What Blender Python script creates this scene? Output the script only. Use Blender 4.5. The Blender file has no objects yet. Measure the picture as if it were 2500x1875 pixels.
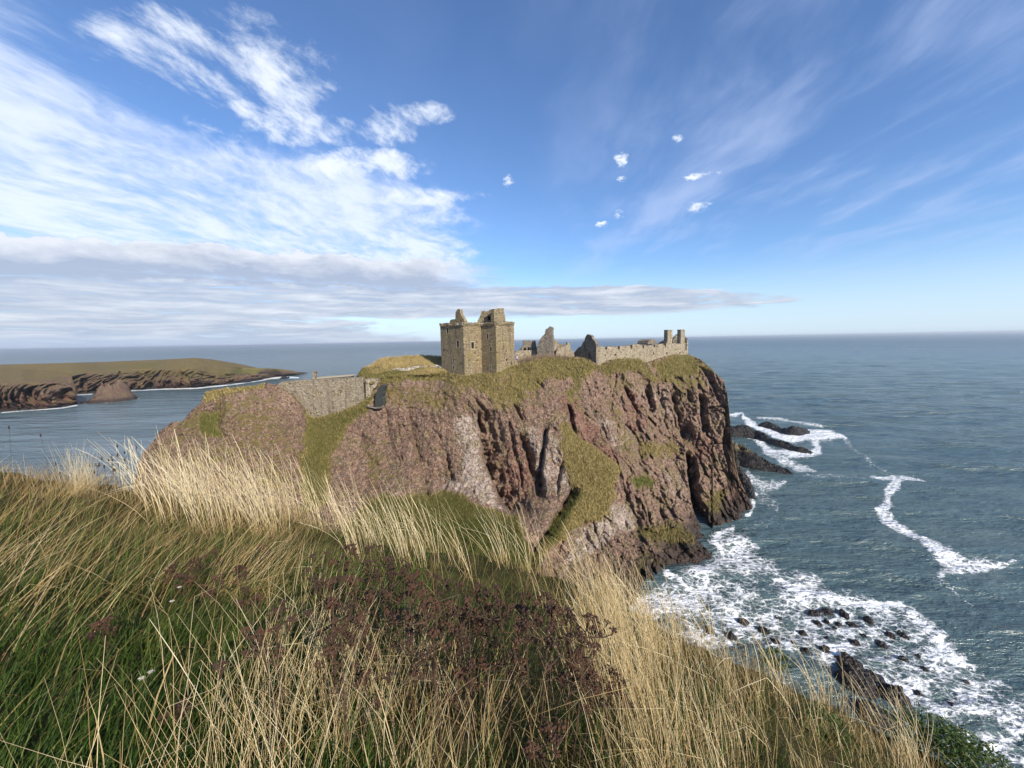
import bpy, math, random
import numpy as np
from mathutils import Vector, Matrix
from mathutils.geometry import tessellate_polygon, delaunay_2d_cdt

SC = bpy.context.scene
COL = SC.collection
rng = np.random.default_rng(7)
random.seed(7)

# ------------------------------------------------------------------ camera
H = 48.0                                   # eye height above the sea
FPX = 937.5                                # focal length in units of a 2500 px wide frame
PITCH = math.radians(6.46)
ROLL = math.radians(1.04)
F_ = np.array([0, math.cos(PITCH), -math.sin(PITCH)])
U0 = np.array([0, math.sin(PITCH), math.cos(PITCH)])
R0 = np.array([1.0, 0, 0])
R_ = math.cos(ROLL) * R0 - math.sin(ROLL) * U0
U_ = math.sin(ROLL) * R0 + math.cos(ROLL) * U0
CAM = np.array([0, 0, H])
cd = bpy.data.cameras.new('camera')
cd.sensor_width = 36; cd.lens = 13.5; cd.clip_start = 0.05; cd.clip_end = 120000
cam = bpy.data.objects.new('camera', cd); COL.objects.link(cam)
cam.matrix_world = Matrix(((R_[0], U_[0], -F_[0], 0), (R_[1], U_[1], -F_[1], 0), (R_[2], U_[2], -F_[2], H), (0, 0, 0, 1)))
SC.camera = cam

# ------------------------------------------------------------------ view, sun
SC.view_settings.view_transform = 'Standard'
SC.view_settings.look = 'None'
SC.view_settings.exposure = 0.45
SC.view_settings.gamma = 1.0
SC.view_settings.use_curve_mapping = False
SUN_EL = math.radians(31)
SUN_AZ = math.radians(143)                 # clockwise from the view direction (+Y)
SUNV = np.array([math.sin(SUN_AZ) * math.cos(SUN_EL), math.cos(SUN_AZ) * math.cos(SUN_EL), math.sin(SUN_EL)])
sl = bpy.data.lights.new('sun', 'SUN'); sl.energy = 5.0; sl.angle = math.radians(0.5); sl.color = (1.0, 0.91, 0.78)
so = bpy.data.objects.new('sun', sl); COL.objects.link(so)
so.rotation_euler = Vector(tuple(SUNV)).to_track_quat('Z', 'Y').to_euler()
so.location = (60, -60, 120)

# ------------------------------------------------------------------ node expressions
class X:
    """A socket wrapped so that arithmetic builds Math nodes."""
    def __init__(s, t, sock): s.t, s.s = t, sock
    def _m(s, op, *a, clamp=False):
        n = s.t.nodes.new('ShaderNodeMath'); n.operation = op; n.use_clamp = clamp
        for i, v in enumerate((s,) + a):
            if isinstance(v, X): s.t.links.new(v.s, n.inputs[i])
            else: n.inputs[i].default_value = v
        return X(s.t, n.outputs[0])
    def __add__(s, o): return s._m('ADD', o)
    __radd__ = __add__
    def __sub__(s, o): return s._m('SUBTRACT', o)
    def __rsub__(s, o): return (s * -1.0) + o
    def __mul__(s, o): return s._m('MULTIPLY', o)
    __rmul__ = __mul__
    def __truediv__(s, o): return s._m('DIVIDE', o)
    def mx(s, o): return s._m('MAXIMUM', o)
    def mn(s, o): return s._m('MINIMUM', o)
    def abs(s): return s._m('ABSOLUTE')
    def pw(s, o): return s._m('POWER', o)
    def sqrt(s): return s._m('SQRT')
    def asin(s): return s._m('ARCSINE')
    def atan2(s, o): return s._m('ARCTAN2', o)
    def clamp(s): return s._m('ADD', 0.0, clamp=True)
    def ss(s, a, b):
        n = s.t.nodes.new('ShaderNodeMapRange'); n.interpolation_type = 'SMOOTHSTEP'
        s.t.links.new(s.s, n.inputs[0])
        lo, hi, ta, tb = (a, b, 0.0, 1.0) if a < b else (b, a, 1.0, 0.0)
        n.inputs[1].default_value = lo; n.inputs[2].default_value = hi
        n.inputs[3].default_value = ta; n.inputs[4].default_value = tb
        return X(s.t, n.outputs[0])

class T:
    """Node tree builder."""
    def __init__(s, tree): s.t = tree
    def new(s, k): return s.t.nodes.new(k)
    def ln(s, a, b): s.t.links.new(a.s if isinstance(a, X) else a, b)
    def xyz(s, v):
        n = s.new('ShaderNodeSeparateXYZ'); s.ln(v, n.inputs[0]); return [X(s.t, o) for o in n.outputs]
    def vec(s, x, y, z):
        n = s.new('ShaderNodeCombineXYZ')
        for i, v in enumerate((x, y, z)):
            if isinstance(v, X): s.ln(v, n.inputs[i])
            else: n.inputs[i].default_value = v
        return X(s.t, n.outputs[0])
    def pos(s): return X(s.t, s.new('ShaderNodeNewGeometry').outputs['Position'])
    def attr(s, name):
        n = s.new('ShaderNodeAttribute'); n.attribute_name = name; return X(s.t, n.outputs['Fac'])
    def map(s, v, scale=(1, 1, 1), rot=(0, 0, 0), loc=(0, 0, 0)):
        n = s.new('ShaderNodeMapping'); s.ln(v, n.inputs[0])
        n.inputs['Scale'].default_value = scale; n.inputs['Rotation'].default_value = rot; n.inputs['Location'].default_value = loc
        return X(s.t, n.outputs[0])
    def noise(s, v, scale=1.0, detail=4.0, rough=0.5, dist=0.0, lac=2.0, col=False):
        n = s.new('ShaderNodeTexNoise'); s.ln(v, n.inputs['Vector'])
        n.inputs['Scale'].default_value = scale; n.inputs['Detail'].default_value = detail
        n.inputs['Roughness'].default_value = rough; n.inputs['Distortion'].default_value = dist; n.inputs['Lacunarity'].default_value = lac
        return X(s.t, n.outputs['Color' if col else 0])
    def voro(s, v, scale=1.0, feature='F1', out='Distance', rand=1.0):
        n = s.new('ShaderNodeTexVoronoi'); n.feature = feature; s.ln(v, n.inputs['Vector'])
        n.inputs['Scale'].default_value = scale; n.inputs['Randomness'].default_value = rand
        return X(s.t, n.outputs[out])
    def mix(s, f, a, b, mode='MIX'):
        n = s.new('ShaderNodeMixRGB'); n.blend_type = mode
        for i, v in enumerate((f, a, b)):
            if isinstance(v, X): s.ln(v, n.inputs[i])
            elif isinstance(v, (int, float)): n.inputs[i].default_value = v if i == 0 else (v, v, v, 1)
            else: n.inputs[i].default_value = (*v, 1)
        return X(s.t, n.outputs[0])
    def addv(s, a, b, k=1.0):
        n = s.new('ShaderNodeVectorMath'); n.operation = 'MULTIPLY_ADD'
        s.ln(b, n.inputs[0]); n.inputs[1].default_value = (k, k, k); s.ln(a, n.inputs[2])
        return X(s.t, n.outputs[0])
    def bump(s, h, strength=0.5, dist=0.1, normal=None):
        n = s.new('ShaderNodeBump'); n.inputs['Strength'].default_value = strength; n.inputs['Distance'].default_value = dist
        s.ln(h, n.inputs['Height'])
        if normal is not None: s.ln(normal, n.inputs['Normal'])
        return X(s.t, n.outputs[0])

def lin(h):
    """sRGB hex to linear."""
    c = [int(h[i:i + 2], 16) / 255 for i in (0, 2, 4)]
    return tuple(v / 12.92 if v <= .04045 else ((v + .055) / 1.055) ** 2.4 for v in c)

def new_mat(name):
    m = bpy.data.materials.new(name); m.use_nodes = True
    t = m.node_tree; b = t.nodes['Principled BSDF']
    return m, T(t), b

# ------------------------------------------------------------------ sky
w = bpy.data.worlds.new('World'); SC.world = w; w.use_nodes = True
wt = w.node_tree; wt.nodes.clear(); B = T(wt)
sky = B.new('ShaderNodeTexSky'); sky.sky_type = 'NISHITA'; sky.sun_disc = False
sky.sun_elevation = SUN_EL; sky.sun_rotation = SUN_AZ
sky.altitude = 50; sky.air_density = 1.0; sky.dust_density = 0.3; sky.ozone_density = 3.0
tc = B.new('ShaderNodeTexCoord'); dirv = X(wt, tc.outputs['Generated'])
dx, dy, dz = B.xyz(dirv)
zc = dz.mx(0.0)
den = zc + 0.06
px_ = dx / den; py_ = dy / den                     # a flat cloud layer above
el = dz.asin() * (180 / math.pi)
az = dx.atan2(dy) * (180 / math.pi)
P = B.vec(px_, py_, 0.0)
wv = B.noise(P, 0.9, 3, 0.5, col=True)
Pw = B.addv(P, wv, 0.55)
# high sheet on the left: soft streaks running away from the viewer
ragged = B.noise(B.map(Pw, (1.0, 0.7, 1), (0, 0, 0.5)), 2.4, 7, 0.6)
e0 = px_ + 1.16 - py_.ss(1.45, 2.4) * 0.95 + (ragged - 0.5) * 0.8
sheet = e0.ss(0.18, -0.50)
st1 = B.noise(B.map(Pw, (1.7, 0.62, 1), (0, 0, 0.50)), 2.1, 10, 0.64)
st2 = B.noise(B.map(Pw, (1.2, 0.7, 1), (0, 0, 0.8)), 5.5, 8, 0.64)
st3 = B.noise(P, 0.8, 4, 0.55)
body = st1 * 0.46 + st2 * 0.34 + st3 * 0.20
sheet_a = (body * 2.0 + sheet * 0.56 - 1.20).ss(-0.10, 0.46) * sheet.ss(0.0, 0.7) * el.ss(6.0, 11.0)
# ragged puffs off the sheet's edge
def blob(cx, cy, rx, ry):
    q = ((px_ - cx) / rx).pw(2.0) + ((py_ - cy) / ry).pw(2.0)
    return (1.0 - q).mx(0.0)
zone = blob(-0.90, 1.33, 0.42, 0.26).mx(blob(-0.86, 1.62, 0.50, 0.22)).mx(blob(-0.70, 1.47, 0.2, 0.10)).mx(blob(-0.50, 1.70, 0.18, 0.16)).mx(blob(-0.68, 2.00, 0.40, 0.20)).mx(blob(-0.5, 2.36, 0.42, 0.14)).mx(blob(-0.32, 1.62, 0.14, 0.1))
pf = B.noise(B.map(Pw, (1.25, 0.75, 1), (0, 0, 0.75)), 3.6, 10, 0.66)
puff_a = (pf * 2.4 + zone.sqrt() * 0.72 - 1.60).ss(0.0, 0.62) * zone.ss(0.0, 0.22)
# thin cirrus on the right
cz = px_.ss(-0.1, 1.1)
ci = B.noise(B.map(Pw, (1.3, 0.34, 1), (0, 0, -0.6)), 1.7, 8, 0.6)
cib = B.noise(P, 1.3, 3, 0.5)
cirrus_a = (ci + cib * 0.5 - 0.68).ss(0.0, 0.36) * (cz * 0.42 + 0.04) * el.ss(4, 14)
# low grey banks to the left of the keep, over the horizon
bl = B.vec(az * 0.085, el * 0.34, 3.0)
blw = B.addv(bl, B.noise(bl, 1.6, 4, 0.5, col=True), 0.35)
bn = B.noise(blw, 1.7, 9, 0.6)
bn2 = B.noise(B.map(blw, (0.55, 1.9, 1), (0, 0, 0), (4, 1, 0)), 2.2, 9, 0.6)
wob = B.noise(B.vec(az * 0.13, el * 0.30, 8.0), 1.0, 8, 0.58) - 0.5
bil = B.noise(B.vec(az * 0.34, el * 0.62, 15.0), 1.0, 7, 0.6) - 0.5
topA = 11.4 - ((az + 26) / 26).pw(2.0) * 0.8 + wob * 3.6 + bil * 2.4
tA = topA - el
bankA = tA.ss(-0.05, 0.40) * tA.ss(5.2, 3.0) * (az + bn * 12).ss(7.0, -6.0)
topB = 8.4 - ((az - 4) / 20).pw(2.0) * 1.25 * az.ss(0.0, 10.0) + wob * 2.0
tB = topB - el
lenB = (az + bn * 30 - 15).ss(52.0, 22.0)
covB = tB.ss(0.0, 0.9) * el.ss(2.6, 4.0) * lenB
lowL = el.ss(8.6, 6.6) * (az + el * 2.5 + bn * 20).ss(8.0, -14.0)
bankB = (covB.mx(lowL) * 0.80 + bn2 * 1.5 - 1.08).ss(0.0, 0.42)
bank = bankA.mx(bankB)
# small puffs, right of centre (azimuth, elevation, size)
sm = None
for a0, e0, sa, se in ((15.7, 22.8, 1.0, 0.8), (25.1, 16.3, 1.5, 0.6), (13.1, 15.6, 0.9, 0.45), (15.4, 16.6, 0.9, 0.5), (15.6, 20.7, 0.7, 0.35),
                       (-0.1, 21.5, 0.8, 0.6), (22.6, 24.0, 0.7, 0.4), (24.9, 19.7, 2.2, 0.35)):
    q = (((az - a0) / sa).pw(2.0) + ((el - e0) / se).pw(2.0))
    q = (1.0 - q * 0.30).mx(0.0)
    sm = q if sm is None else sm.mx(q)
sn = B.noise(B.vec(az * 0.55, el * 0.9, 1.0), 1.5, 7, 0.65)
small_a = (sm * 0.8 + sn * 1.7 - 1.38).ss(0.0, 0.55) * sm.ss(0.0, 0.2)
# shades
skyc = B.mix(1.0, X(wt, sky.outputs[0]), (1.06, 1.24, 1.50), 'MULTIPLY')
SK = 0.090
wht = (8.0, 8.6, 9.6)
hz = el.ss(11.0, 0.0) * 0.74
c0 = B.mix(hz, skyc, (5.6, 7.0, 8.6))
c1 = B.mix(cirrus_a, c0, (5.4, 6.3, 8.9))
c2 = B.mix(sheet_a * 0.86, c1, B.mix(body.ss(0.40, 0.60), (5.2, 6.3, 8.7), (7.6, 8.3, 9.6)))
c3 = B.mix(puff_a * 0.9, c2, wht)
c4 = B.mix(small_a, c3, (8.4, 9.0, 9.9))
litA = (1.10 - tA / 2.3 + (bn - 0.5) * 1.6 + bil * 2.2).clamp()
litB = (bn2 * 2.6 - 1.0 + (bn - 0.5) * 1.2).clamp()
bcol = B.mix(B.mix(bankA.ss(0.2, 0.8), litB, litA), (3.7, 4.3, 5.6), (7.2, 7.5, 8.1))
c5 = B.mix(bank * 0.92, c4, bcol)
c5 = B.mix(el.ss(2.4, 0.0) * az.ss(5.0, -45.0) * 0.7, c5, (4.3, 5.3, 7.0))
bg = B.new('ShaderNodeBackground'); bg.inputs['Strength'].default_value = SK
B.ln(c5, bg.inputs['Color'])
wo = B.new('ShaderNodeOutputWorld'); B.ln(bg.outputs[0], wo.inputs['Surface'])

# ------------------------------------------------------------------ helpers: layout
def ray(px, py):
    """Direction(s) through a point of the view, scaled to depth 1 along the view axis."""
    px = np.asarray(px, float); py = np.asarray(py, float)
    return F_ + ((px - 1250) / FPX)[..., None] * R_ - ((py - 937.5) / FPX)[..., None] * U_
def at(px, py, d):
    return CAM + ray(px, py) * np.asarray(d, float)[..., None]
def at_z(px, py, z):
    r = ray(px, py); return CAM + r * ((z - H) / r[..., 2])[..., None]
def sea(px, py): return at_z(px, py, 0.0)
def depth_z(px, py, z):
    return (z - H) / ray(px, py)[..., 2]
def on_plane(px, py, p0, n):
    r = ray(px, py); d = ((p0 - CAM) @ n) / (r @ n); return CAM + r * d[..., None]
def proj(p):
    q = np.asarray(p, float) - CAM; d = q @ F_
    d = np.where(d < 0.05, 0.05, d)
    return 1250 + FPX * (q @ R_) / d, 937.5 - FPX * (q @ U_) / d

# ------------------------------------------------------------------ helpers: noise
_pr = np.random.default_rng(99)
_perm = np.concatenate([_pr.permutation(512)] * 2)
_perm = np.concatenate([_perm, _perm])
_g2 = np.stack([np.cos(np.arange(512) * 2.399963), np.sin(np.arange(512) * 2.399963)], 1)
_g3 = _pr.normal(size=(512, 3)); _g3 /= np.linalg.norm(_g3, axis=1)[:, None]
def noise2(x, y, s=0):
    xi = np.floor(x).astype(int); yi = np.floor(y).astype(int); fx = x - xi; fy = y - yi
    u = fx * fx * fx * (fx * (fx * 6 - 15) + 10); v = fy * fy * fy * (fy * (fy * 6 - 15) + 10)
    def g(i, j):
        h = _perm[(_perm[(xi + i + s * 17) & 511] + yi + j) & 511]
        gg = _g2[h]; return gg[..., 0] * (fx - i) + gg[..., 1] * (fy - j)
    a = g(0, 0) * (1 - u) + g(1, 0) * u; b = g(0, 1) * (1 - u) + g(1, 1) * u
    return (a * (1 - v) + b * v) * 1.4
def noise3(p, s=0):
    i = np.floor(p).astype(int); f = p - i
    q = f * f * f * (f * (f * 6 - 15) + 10)
    r = 0
    for a in (0, 1):
        for b in (0, 1):
            for c in (0, 1):
                h = _perm[(_perm[(_perm[(i[..., 0] + a + s * 31) & 511] + i[..., 1] + b) & 511] + i[..., 2] + c) & 511]
                gg = _g3[h]
                d = gg[..., 0] * (f[..., 0] - a) + gg[..., 1] * (f[..., 1] - b) + gg[..., 2] * (f[..., 2] - c)
                wq = (q[..., 0] if a else 1 - q[..., 0]) * (q[..., 1] if b else 1 - q[..., 1]) * (q[..., 2] if c else 1 - q[..., 2])
                r = r + d * wq
    return r * 1.5
def fbm2(x, y, o=4, s=0, g=0.5):
    r = 0; a = 1
    for k in range(o):
        r = r + a * noise2(x * 2 ** k, y * 2 ** k, s + k); a *= g
    return r
def fbm3(p, o=4, s=0, g=0.5):
    r = 0; a = 1
    for k in range(o):
        r = r + a * noise3(p * 2 ** k, s + k); a *= g
    return r
def cells(p, s=0, jit=0.9):
    """Worley cells: random value of the nearest cell and the gap to the second nearest."""
    sh = p.shape[:-1]; p = p.reshape(-1, 3)
    i = np.floor(p).astype(int); f1 = np.full(len(p), 9.0); f2 = np.full(len(p), 9.0); val = np.zeros(len(p))
    for a in (-1, 0, 1):
        for b in (-1, 0, 1):
            for c in (-1, 0, 1):
                h = _perm[(_perm[(_perm[(i[:, 0] + a + s * 31) & 511] + i[:, 1] + b) & 511] + i[:, 2] + c) & 511]
                q = np.stack([i[:, 0] + a, i[:, 1] + b, i[:, 2] + c], -1) + 0.5 + _g3[h] * 0.5 * jit
                d = ((p - q) ** 2).sum(1)
                m = d < f1
                f2 = np.where(m, f1, np.minimum(f2, d)); val = np.where(m, (h * 0.6180339) % 1.0, val); f1 = np.where(m, d, f1)
    return val.reshape(sh), (np.sqrt(f2) - np.sqrt(f1)).reshape(sh)
def sstep(a, b, x):
    t = np.clip((x - a) / (b - a), 0, 1); return t * t * (3 - 2 * t)
def poly_mask(px, py, poly, soft=6.0):
    """1 inside the polygon, fading to 0 over soft outside."""
    poly = np.asarray(poly, float); n = len(poly)
    inside = np.zeros(px.shape, bool); dist = np.full(px.shape, 1e9)
    for i in range(n):
        x0, y0 = poly[i]; x1, y1 = poly[(i + 1) % n]
        c = ((y0 > py) != (y1 > py))
        with np.errstate(divide='ignore', invalid='ignore'):
            xx = (x1 - x0) * (py - y0) / (y1 - y0 if y1 != y0 else 1e-9) + x0
        inside ^= c & (px < xx)
        dx, dy = x1 - x0, y1 - y0; L = dx * dx + dy * dy + 1e-9
        t = np.clip(((px - x0) * dx + (py - y0) * dy) / L, 0, 1)
        dist = np.minimum(dist, np.hypot(px - x0 - t * dx, py - y0 - t * dy))
    sd = np.where(inside, -dist, dist)
    return 1 - sstep(-soft, soft, sd)
def stroke(px, py, line, width):
    """distance to a polyline divided by its (varying) half width, and the side (+ right of travel)."""
    best = np.full(px.shape, 1e9); side = np.zeros(px.shape); along = np.zeros(px.shape)
    n = len(line)
    ws = width if hasattr(width, '__len__') else [width] * n
    for i in range(n - 1):
        x0, y0 = line[i]; x1, y1 = line[i + 1]; dx, dy = x1 - x0, y1 - y0; L = dx * dx + dy * dy + 1e-9
        t = np.clip(((px - x0) * dx + (py - y0) * dy) / L, 0, 1)
        d = np.hypot(px - x0 - t * dx, py - y0 - t * dy) / (ws[i] * (1 - t) + ws[i + 1] * t)
        m = d < best
        best = np.where(m, d, best)
        side = np.where(m, np.sign(-(dy) * (px - x0) + dx * (py - y0)), side)
        along = np.where(m, (i + t) / (n - 1), along)
    return best, side, along
def tps(ctrl, lam=0.5):
    c = np.asarray(ctrl, float); s = 400.0
    P2 = c[:, :2] / s; n = len(c)
    def U(r2): return r2 * np.log(r2 + 1e-9) * 0.5
    K = U(((P2[:, None] - P2[None]) ** 2).sum(-1)) + lam * 1e-3 * np.eye(n)
    Q = np.hstack([np.ones((n, 1)), P2])
    A = np.block([[K, Q], [Q.T, np.zeros((3, 3))]])
    sol = np.linalg.solve(A, np.concatenate([c[:, 2], np.zeros(3)]))
    def f(px, py):
        x = px / s; y = py / s
        r = sol[n] + sol[n + 1] * x + sol[n + 2] * y
        for i in range(n):
            r = r + sol[i] * U((x - P2[i, 0]) ** 2 + (y - P2[i, 1]) ** 2)
        return r
    return f

# ------------------------------------------------------------------ helpers: objects
def mesh_obj(name, V, F, mat=None, parent=None, attrs=None, smooth=False, tri=None):
    """One mesh object. F is an (n,k) int array or a list of faces; attrs are per-vertex floats."""
    me = bpy.data.meshes.new(name)
    V = np.asarray(V, np.float32)
    if isinstance(F, np.ndarray):
        k = F.shape[1]; nf = len(F)
        me.vertices.add(len(V)); me.vertices.foreach_set('co', V.ravel())
        me.loops.add(nf * k); me.loops.foreach_set('vertex_index', F.astype(np.int32).ravel())
        me.polygons.add(nf); me.polygons.foreach_set('loop_start', np.arange(0, nf * k, k, dtype=np.int32))
        me.update(calc_edges=True)
    else:
        me.from_pydata([tuple(map(float, v)) for v in V], [], [tuple(int(i) for i in f) for f in F]); me.update()
    if smooth: me.polygons.foreach_set('use_smooth', np.ones(len(me.polygons), bool))
    for k, a in (attrs or {}).items():
        at_ = me.attributes.new(k, 'FLOAT', 'POINT'); at_.data.foreach_set('value', np.asarray(a, np.float32).ravel())
    if mat: me.materials.append(mat)
    o = bpy.data.objects.new(name, me); COL.objects.link(o)
    if parent: o.parent = parent
    return o
def tag(o, label, cat, group=None, kind=None):
    o['label'] = label; o['category'] = cat
    if group: o['group'] = group
    if kind: o['kind'] = kind
    return o
def empty(name, loc, label, cat, group=None):
    o = bpy.data.objects.new(name, None); COL.objects.link(o); o.location = tuple(map(float, loc)); o.empty_display_size = 0.3
    return tag(o, label, cat, group)
def grid_faces(nr, nc, wrap=False):
    i = np.arange(nr - 1)[:, None]; j = np.arange(nc if wrap else nc - 1)[None]
    j2 = (j + 1) % nc
    return np.stack([i * nc + j, i * nc + j2, (i + 1) * nc + j2, (i + 1) * nc + j], -1).reshape(-1, 4)

# ------------------------------------------------------------------ materials of the land
def land_material(name, k=1.0, sp=1.0, gk=(1, 1, 1)):
    m, b, bs = new_mat(name)
    p = b.pos(); x, y, z = b.xyz(p)
    nbig = b.noise(p, 0.07, 4, 0.55)
    nmid = b.noise(p, 0.5, 6, 0.6)
    nfin = b.noise(p, 3.2, 5, 0.65)
    peb = b.voro(p, 2.1, out='Color'); pr, pg, pb = b.xyz(peb)
    fl = b.noise(b.map(p, (0.8, 0.8, 0.13)), 1.0, 6, 0.6)
    veg, green, pale, red = b.attr('veg'), b.attr('green'), b.attr('pale'), b.attr('red')
    rock = b.mix((nbig * 1.6 - 0.3).clamp(), (0.160 * k, 0.092 * k, 0.062 * k), (0.258 * k, 0.172 * k, 0.120 * k))
    rock = b.mix((fl - 0.42).ss(0.0, 0.2) * 0.5, rock, (0.088, 0.054, 0.044))
    rock = b.mix((red * 0.8 + nmid * 1.6 + nbig * 0.6 - 1.35).ss(0.0, 0.5) * 0.7, rock, (0.15, 0.062, 0.042))
    lich = (pale * 0.75 + nmid * 1.5 + nfin * 0.9 + fl * 0.6 - 1.84).ss(0.0, 0.45)
    rock = b.mix(lich * 0.85, rock, (0.38, 0.315, 0.265))
    rock = b.mix((nmid + nfin * 0.7 - 1.02).ss(0.0, 0.15) * 0.6, rock, (0.36, 0.30, 0.24))
    rock = b.mix((b.noise(p, 0.23, 6, 0.65) - 0.50).ss(0.0, 0.12) * 0.6, rock, (0.155, 0.125, 0.055))
    rock = b.mix(1.0, rock, b.mix(pr, 1 - .38 * sp, 1 + .42 * sp), 'MULTIPLY')
    peb2 = b.voro(p, 4.3, out='Color'); p2r, p2g, p2b = b.xyz(peb2)
    rock = b.mix((p2r - 0.70).ss(0.0, 0.2) * 0.42 * sp, rock, (0.40, 0.335, 0.28))
    rock = b.mix((p2g - 0.72).ss(0.0, 0.15) * 0.55, rock, (0.055, 0.036, 0.028))
    rock = b.mix((nfin - 0.36).ss(0.06, -0.05) * 0.55, rock, (0.038, 0.024, 0.019))
    gn = b.noise(p, 0.9, 6, 0.65)
    grass = b.mix((gn * 1.8 - 0.4).clamp(), (0.088, 0.070, 0.020), (0.27, 0.20, 0.085))
    grass = b.mix((nfin * 2.2 - 0.75).clamp() * 0.6, grass, (0.065, 0.062, 0.018))
    grass = b.mix((green * 1.25 - 0.15 + (gn - 0.5) * 0.8).clamp(), grass, b.mix(nfin, (0.052, 0.070, 0.012), (0.125, 0.130, 0.030)))
    gn_ = b.new('ShaderNodeNewGeometry'); nzz = b.xyz(X(m.node_tree, gn_.outputs['Normal']))[2]
    if gk != (1, 1, 1): grass = b.mix(1.0, grass, gk, 'MULTIPLY')
    vf = (veg * 0.9 + (nzz - 0.42).mx(0.0) * 0.55 + (nmid - 0.5) * 1.5 + (nfin - 0.5) * 0.9 + (b.noise(p, 0.16, 4, 0.6) - 0.5) * 0.9).ss(0.34, 0.64)
    col = b.mix(vf, rock, grass)
    wet = (z + (nmid - 0.5) * 4.0).ss(4.6, 1.6)
    col = b.mix(wet * 0.85, col, (0.030, 0.021, 0.018))
    b.ln(col, bs.inputs['Base Color'])
    b.ln(0.93 - wet * 0.45, bs.inputs['Roughness']) if False else b.ln(wet * -0.4 + 0.93, bs.inputs['Roughness'])
    bs.inputs['Specular IOR Level'].default_value = 0.25
    hgt = nfin * 0.7 + b.voro(p, 2.1) * 0.7 + b.voro(p, 4.3) * 0.4 + fl * 0.35
    b.ln(b.bump(hgt, 0.9, 0.45), bs.inputs['Normal'])
    return m
M_CLIFF = land_material('cliff')
M_FAR = land_material('far_cliff', 0.62, 0.5, (0.92, 0.90, 0.95))

# ------------------------------------------------------------------ headland
RIM = [(326, 1190, 85), (335, 1144, 86), (346, 1109, 87), (376, 1076, 88), (392, 1050, 89), (419, 1031, 90), (446, 1029, 91), (460, 1008, 92), (490, 984, 93),
       (501, 960, 94), (517, 950, 95), (571, 947, 96), (620, 943, 98), (650, 934, 99), (680, 941, 100), (707, 962, 101), (739, 995, 102),
       (742, 1008, 102), (766, 1021, 103), (792, 1017, 103), (835, 1004, 103.5), (889, 978, 104), (895, 970, 104.5), (910, 944, 105), (924, 922, 106),
       (945, 916, 107), (1000, 913, 108), (1080, 909, 109), (1110, 914, 105), (1136, 917, 103.5), (1165, 913, 104), (1206, 912, 103.5), (1235, 902, 106), (1256, 891, 109), (1278, 887, 108),
       (1310, 878, 109), (1332, 874, 110), (1400, 872, 111), (1412, 870, 111), (1440, 880, 112), (1463, 892, 113.5), (1483, 880, 114), (1519, 875, 116), (1561, 877, 120),
       (1585, 885, 123), (1600, 878, 124), (1621, 871, 126), (1650, 866, 129), (1681, 866, 134), (1712, 878, 131), (1736, 899, 127), (1766, 929, 122), (1775, 959, 119), (1781, 1011, 116),
       (1784, 1053, 114), (1791, 1101, 112), (1802, 1161, 110), (1826, 1216, 109), (1838, 1236, 108)]
BOT = [(326, 1262), (500, 1290), (800, 1330), (1000, 1400), (1250, 1450), (1400, 1490), (1509, 1490), (1590, 1453), (1617, 1421), (1636, 1396), (1681, 1384),
       (1725, 1372), (1737, 1362), (1741, 1302), (1772, 1289), (1816, 1269), (1838, 1240)]
CTRL = [(450, 1100, 85), (560, 1000, 92), (560, 1100, 86), (650, 1000, 95), (650, 1100, 88), (500, 1200, 80), (650, 1200, 81), (400, 1150, 83),
        (500, 1290, 76), (800, 1330, 73),
        (760, 1050, 99.5), (790, 1100, 94), (800, 1200, 84), (740, 1150, 89.5), (700, 1060, 92),
        (900, 1030, 102), (880, 1120, 96), (900, 1200, 87), (960, 960, 105), (1000, 1050, 100), (1000, 1150, 93),
        (1100, 960, 102), (1100, 1050, 98), (1120, 1150, 92), (1080, 1200, 88), (950, 1220, 83), (1050, 1240, 81), (1150, 1260, 78), (1230, 1300, 73), (1100, 1350, 70),
        (1000, 1400, 66), (1250, 1450, 62), (1200, 960, 101.5), (1220, 1050, 98), (1230, 1150, 92), (1270, 1220, 87), (1330, 1290, 74), (1310, 1380, 69),
        (1330, 920, 107), (1350, 1000, 102), (1380, 1080, 96), (1400, 1130, 94), (1500, 1150, 94), (1440, 1200, 88), (1400, 1250, 83), (1350, 1350, 76), (1420, 1420, 72),
        (1450, 960, 110), (1520, 960, 114), (1520, 1060, 107), (1560, 1150, 101), (1600, 1250, 95), (1650, 1320, 87), (1690, 1335, 86), (1640, 1300, 88), (1560, 1330, 83), (1480, 1350, 78),
        (1500, 1280, 86), (1509, 1490, 67), (1400, 1490, 66), (1600, 1380, 78),
        (1650, 960, 122), (1650, 1060, 116), (1680, 1150, 108), (1700, 1230, 100), (1725, 1292, 96), (1740, 1000, 119), (1760, 1100, 113), (1780, 1200, 107)]
def sea_d(px, py): return float(depth_z(px, py, -0.3))
CTRL += [(x, y, d) for x, y, d in RIM if 335 <= x and x not in (889, 910, 895)]
CTRL += [(x, y, sea_d(x, y)) for x, y in BOT if x >= 1590 and x != 1741]
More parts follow.
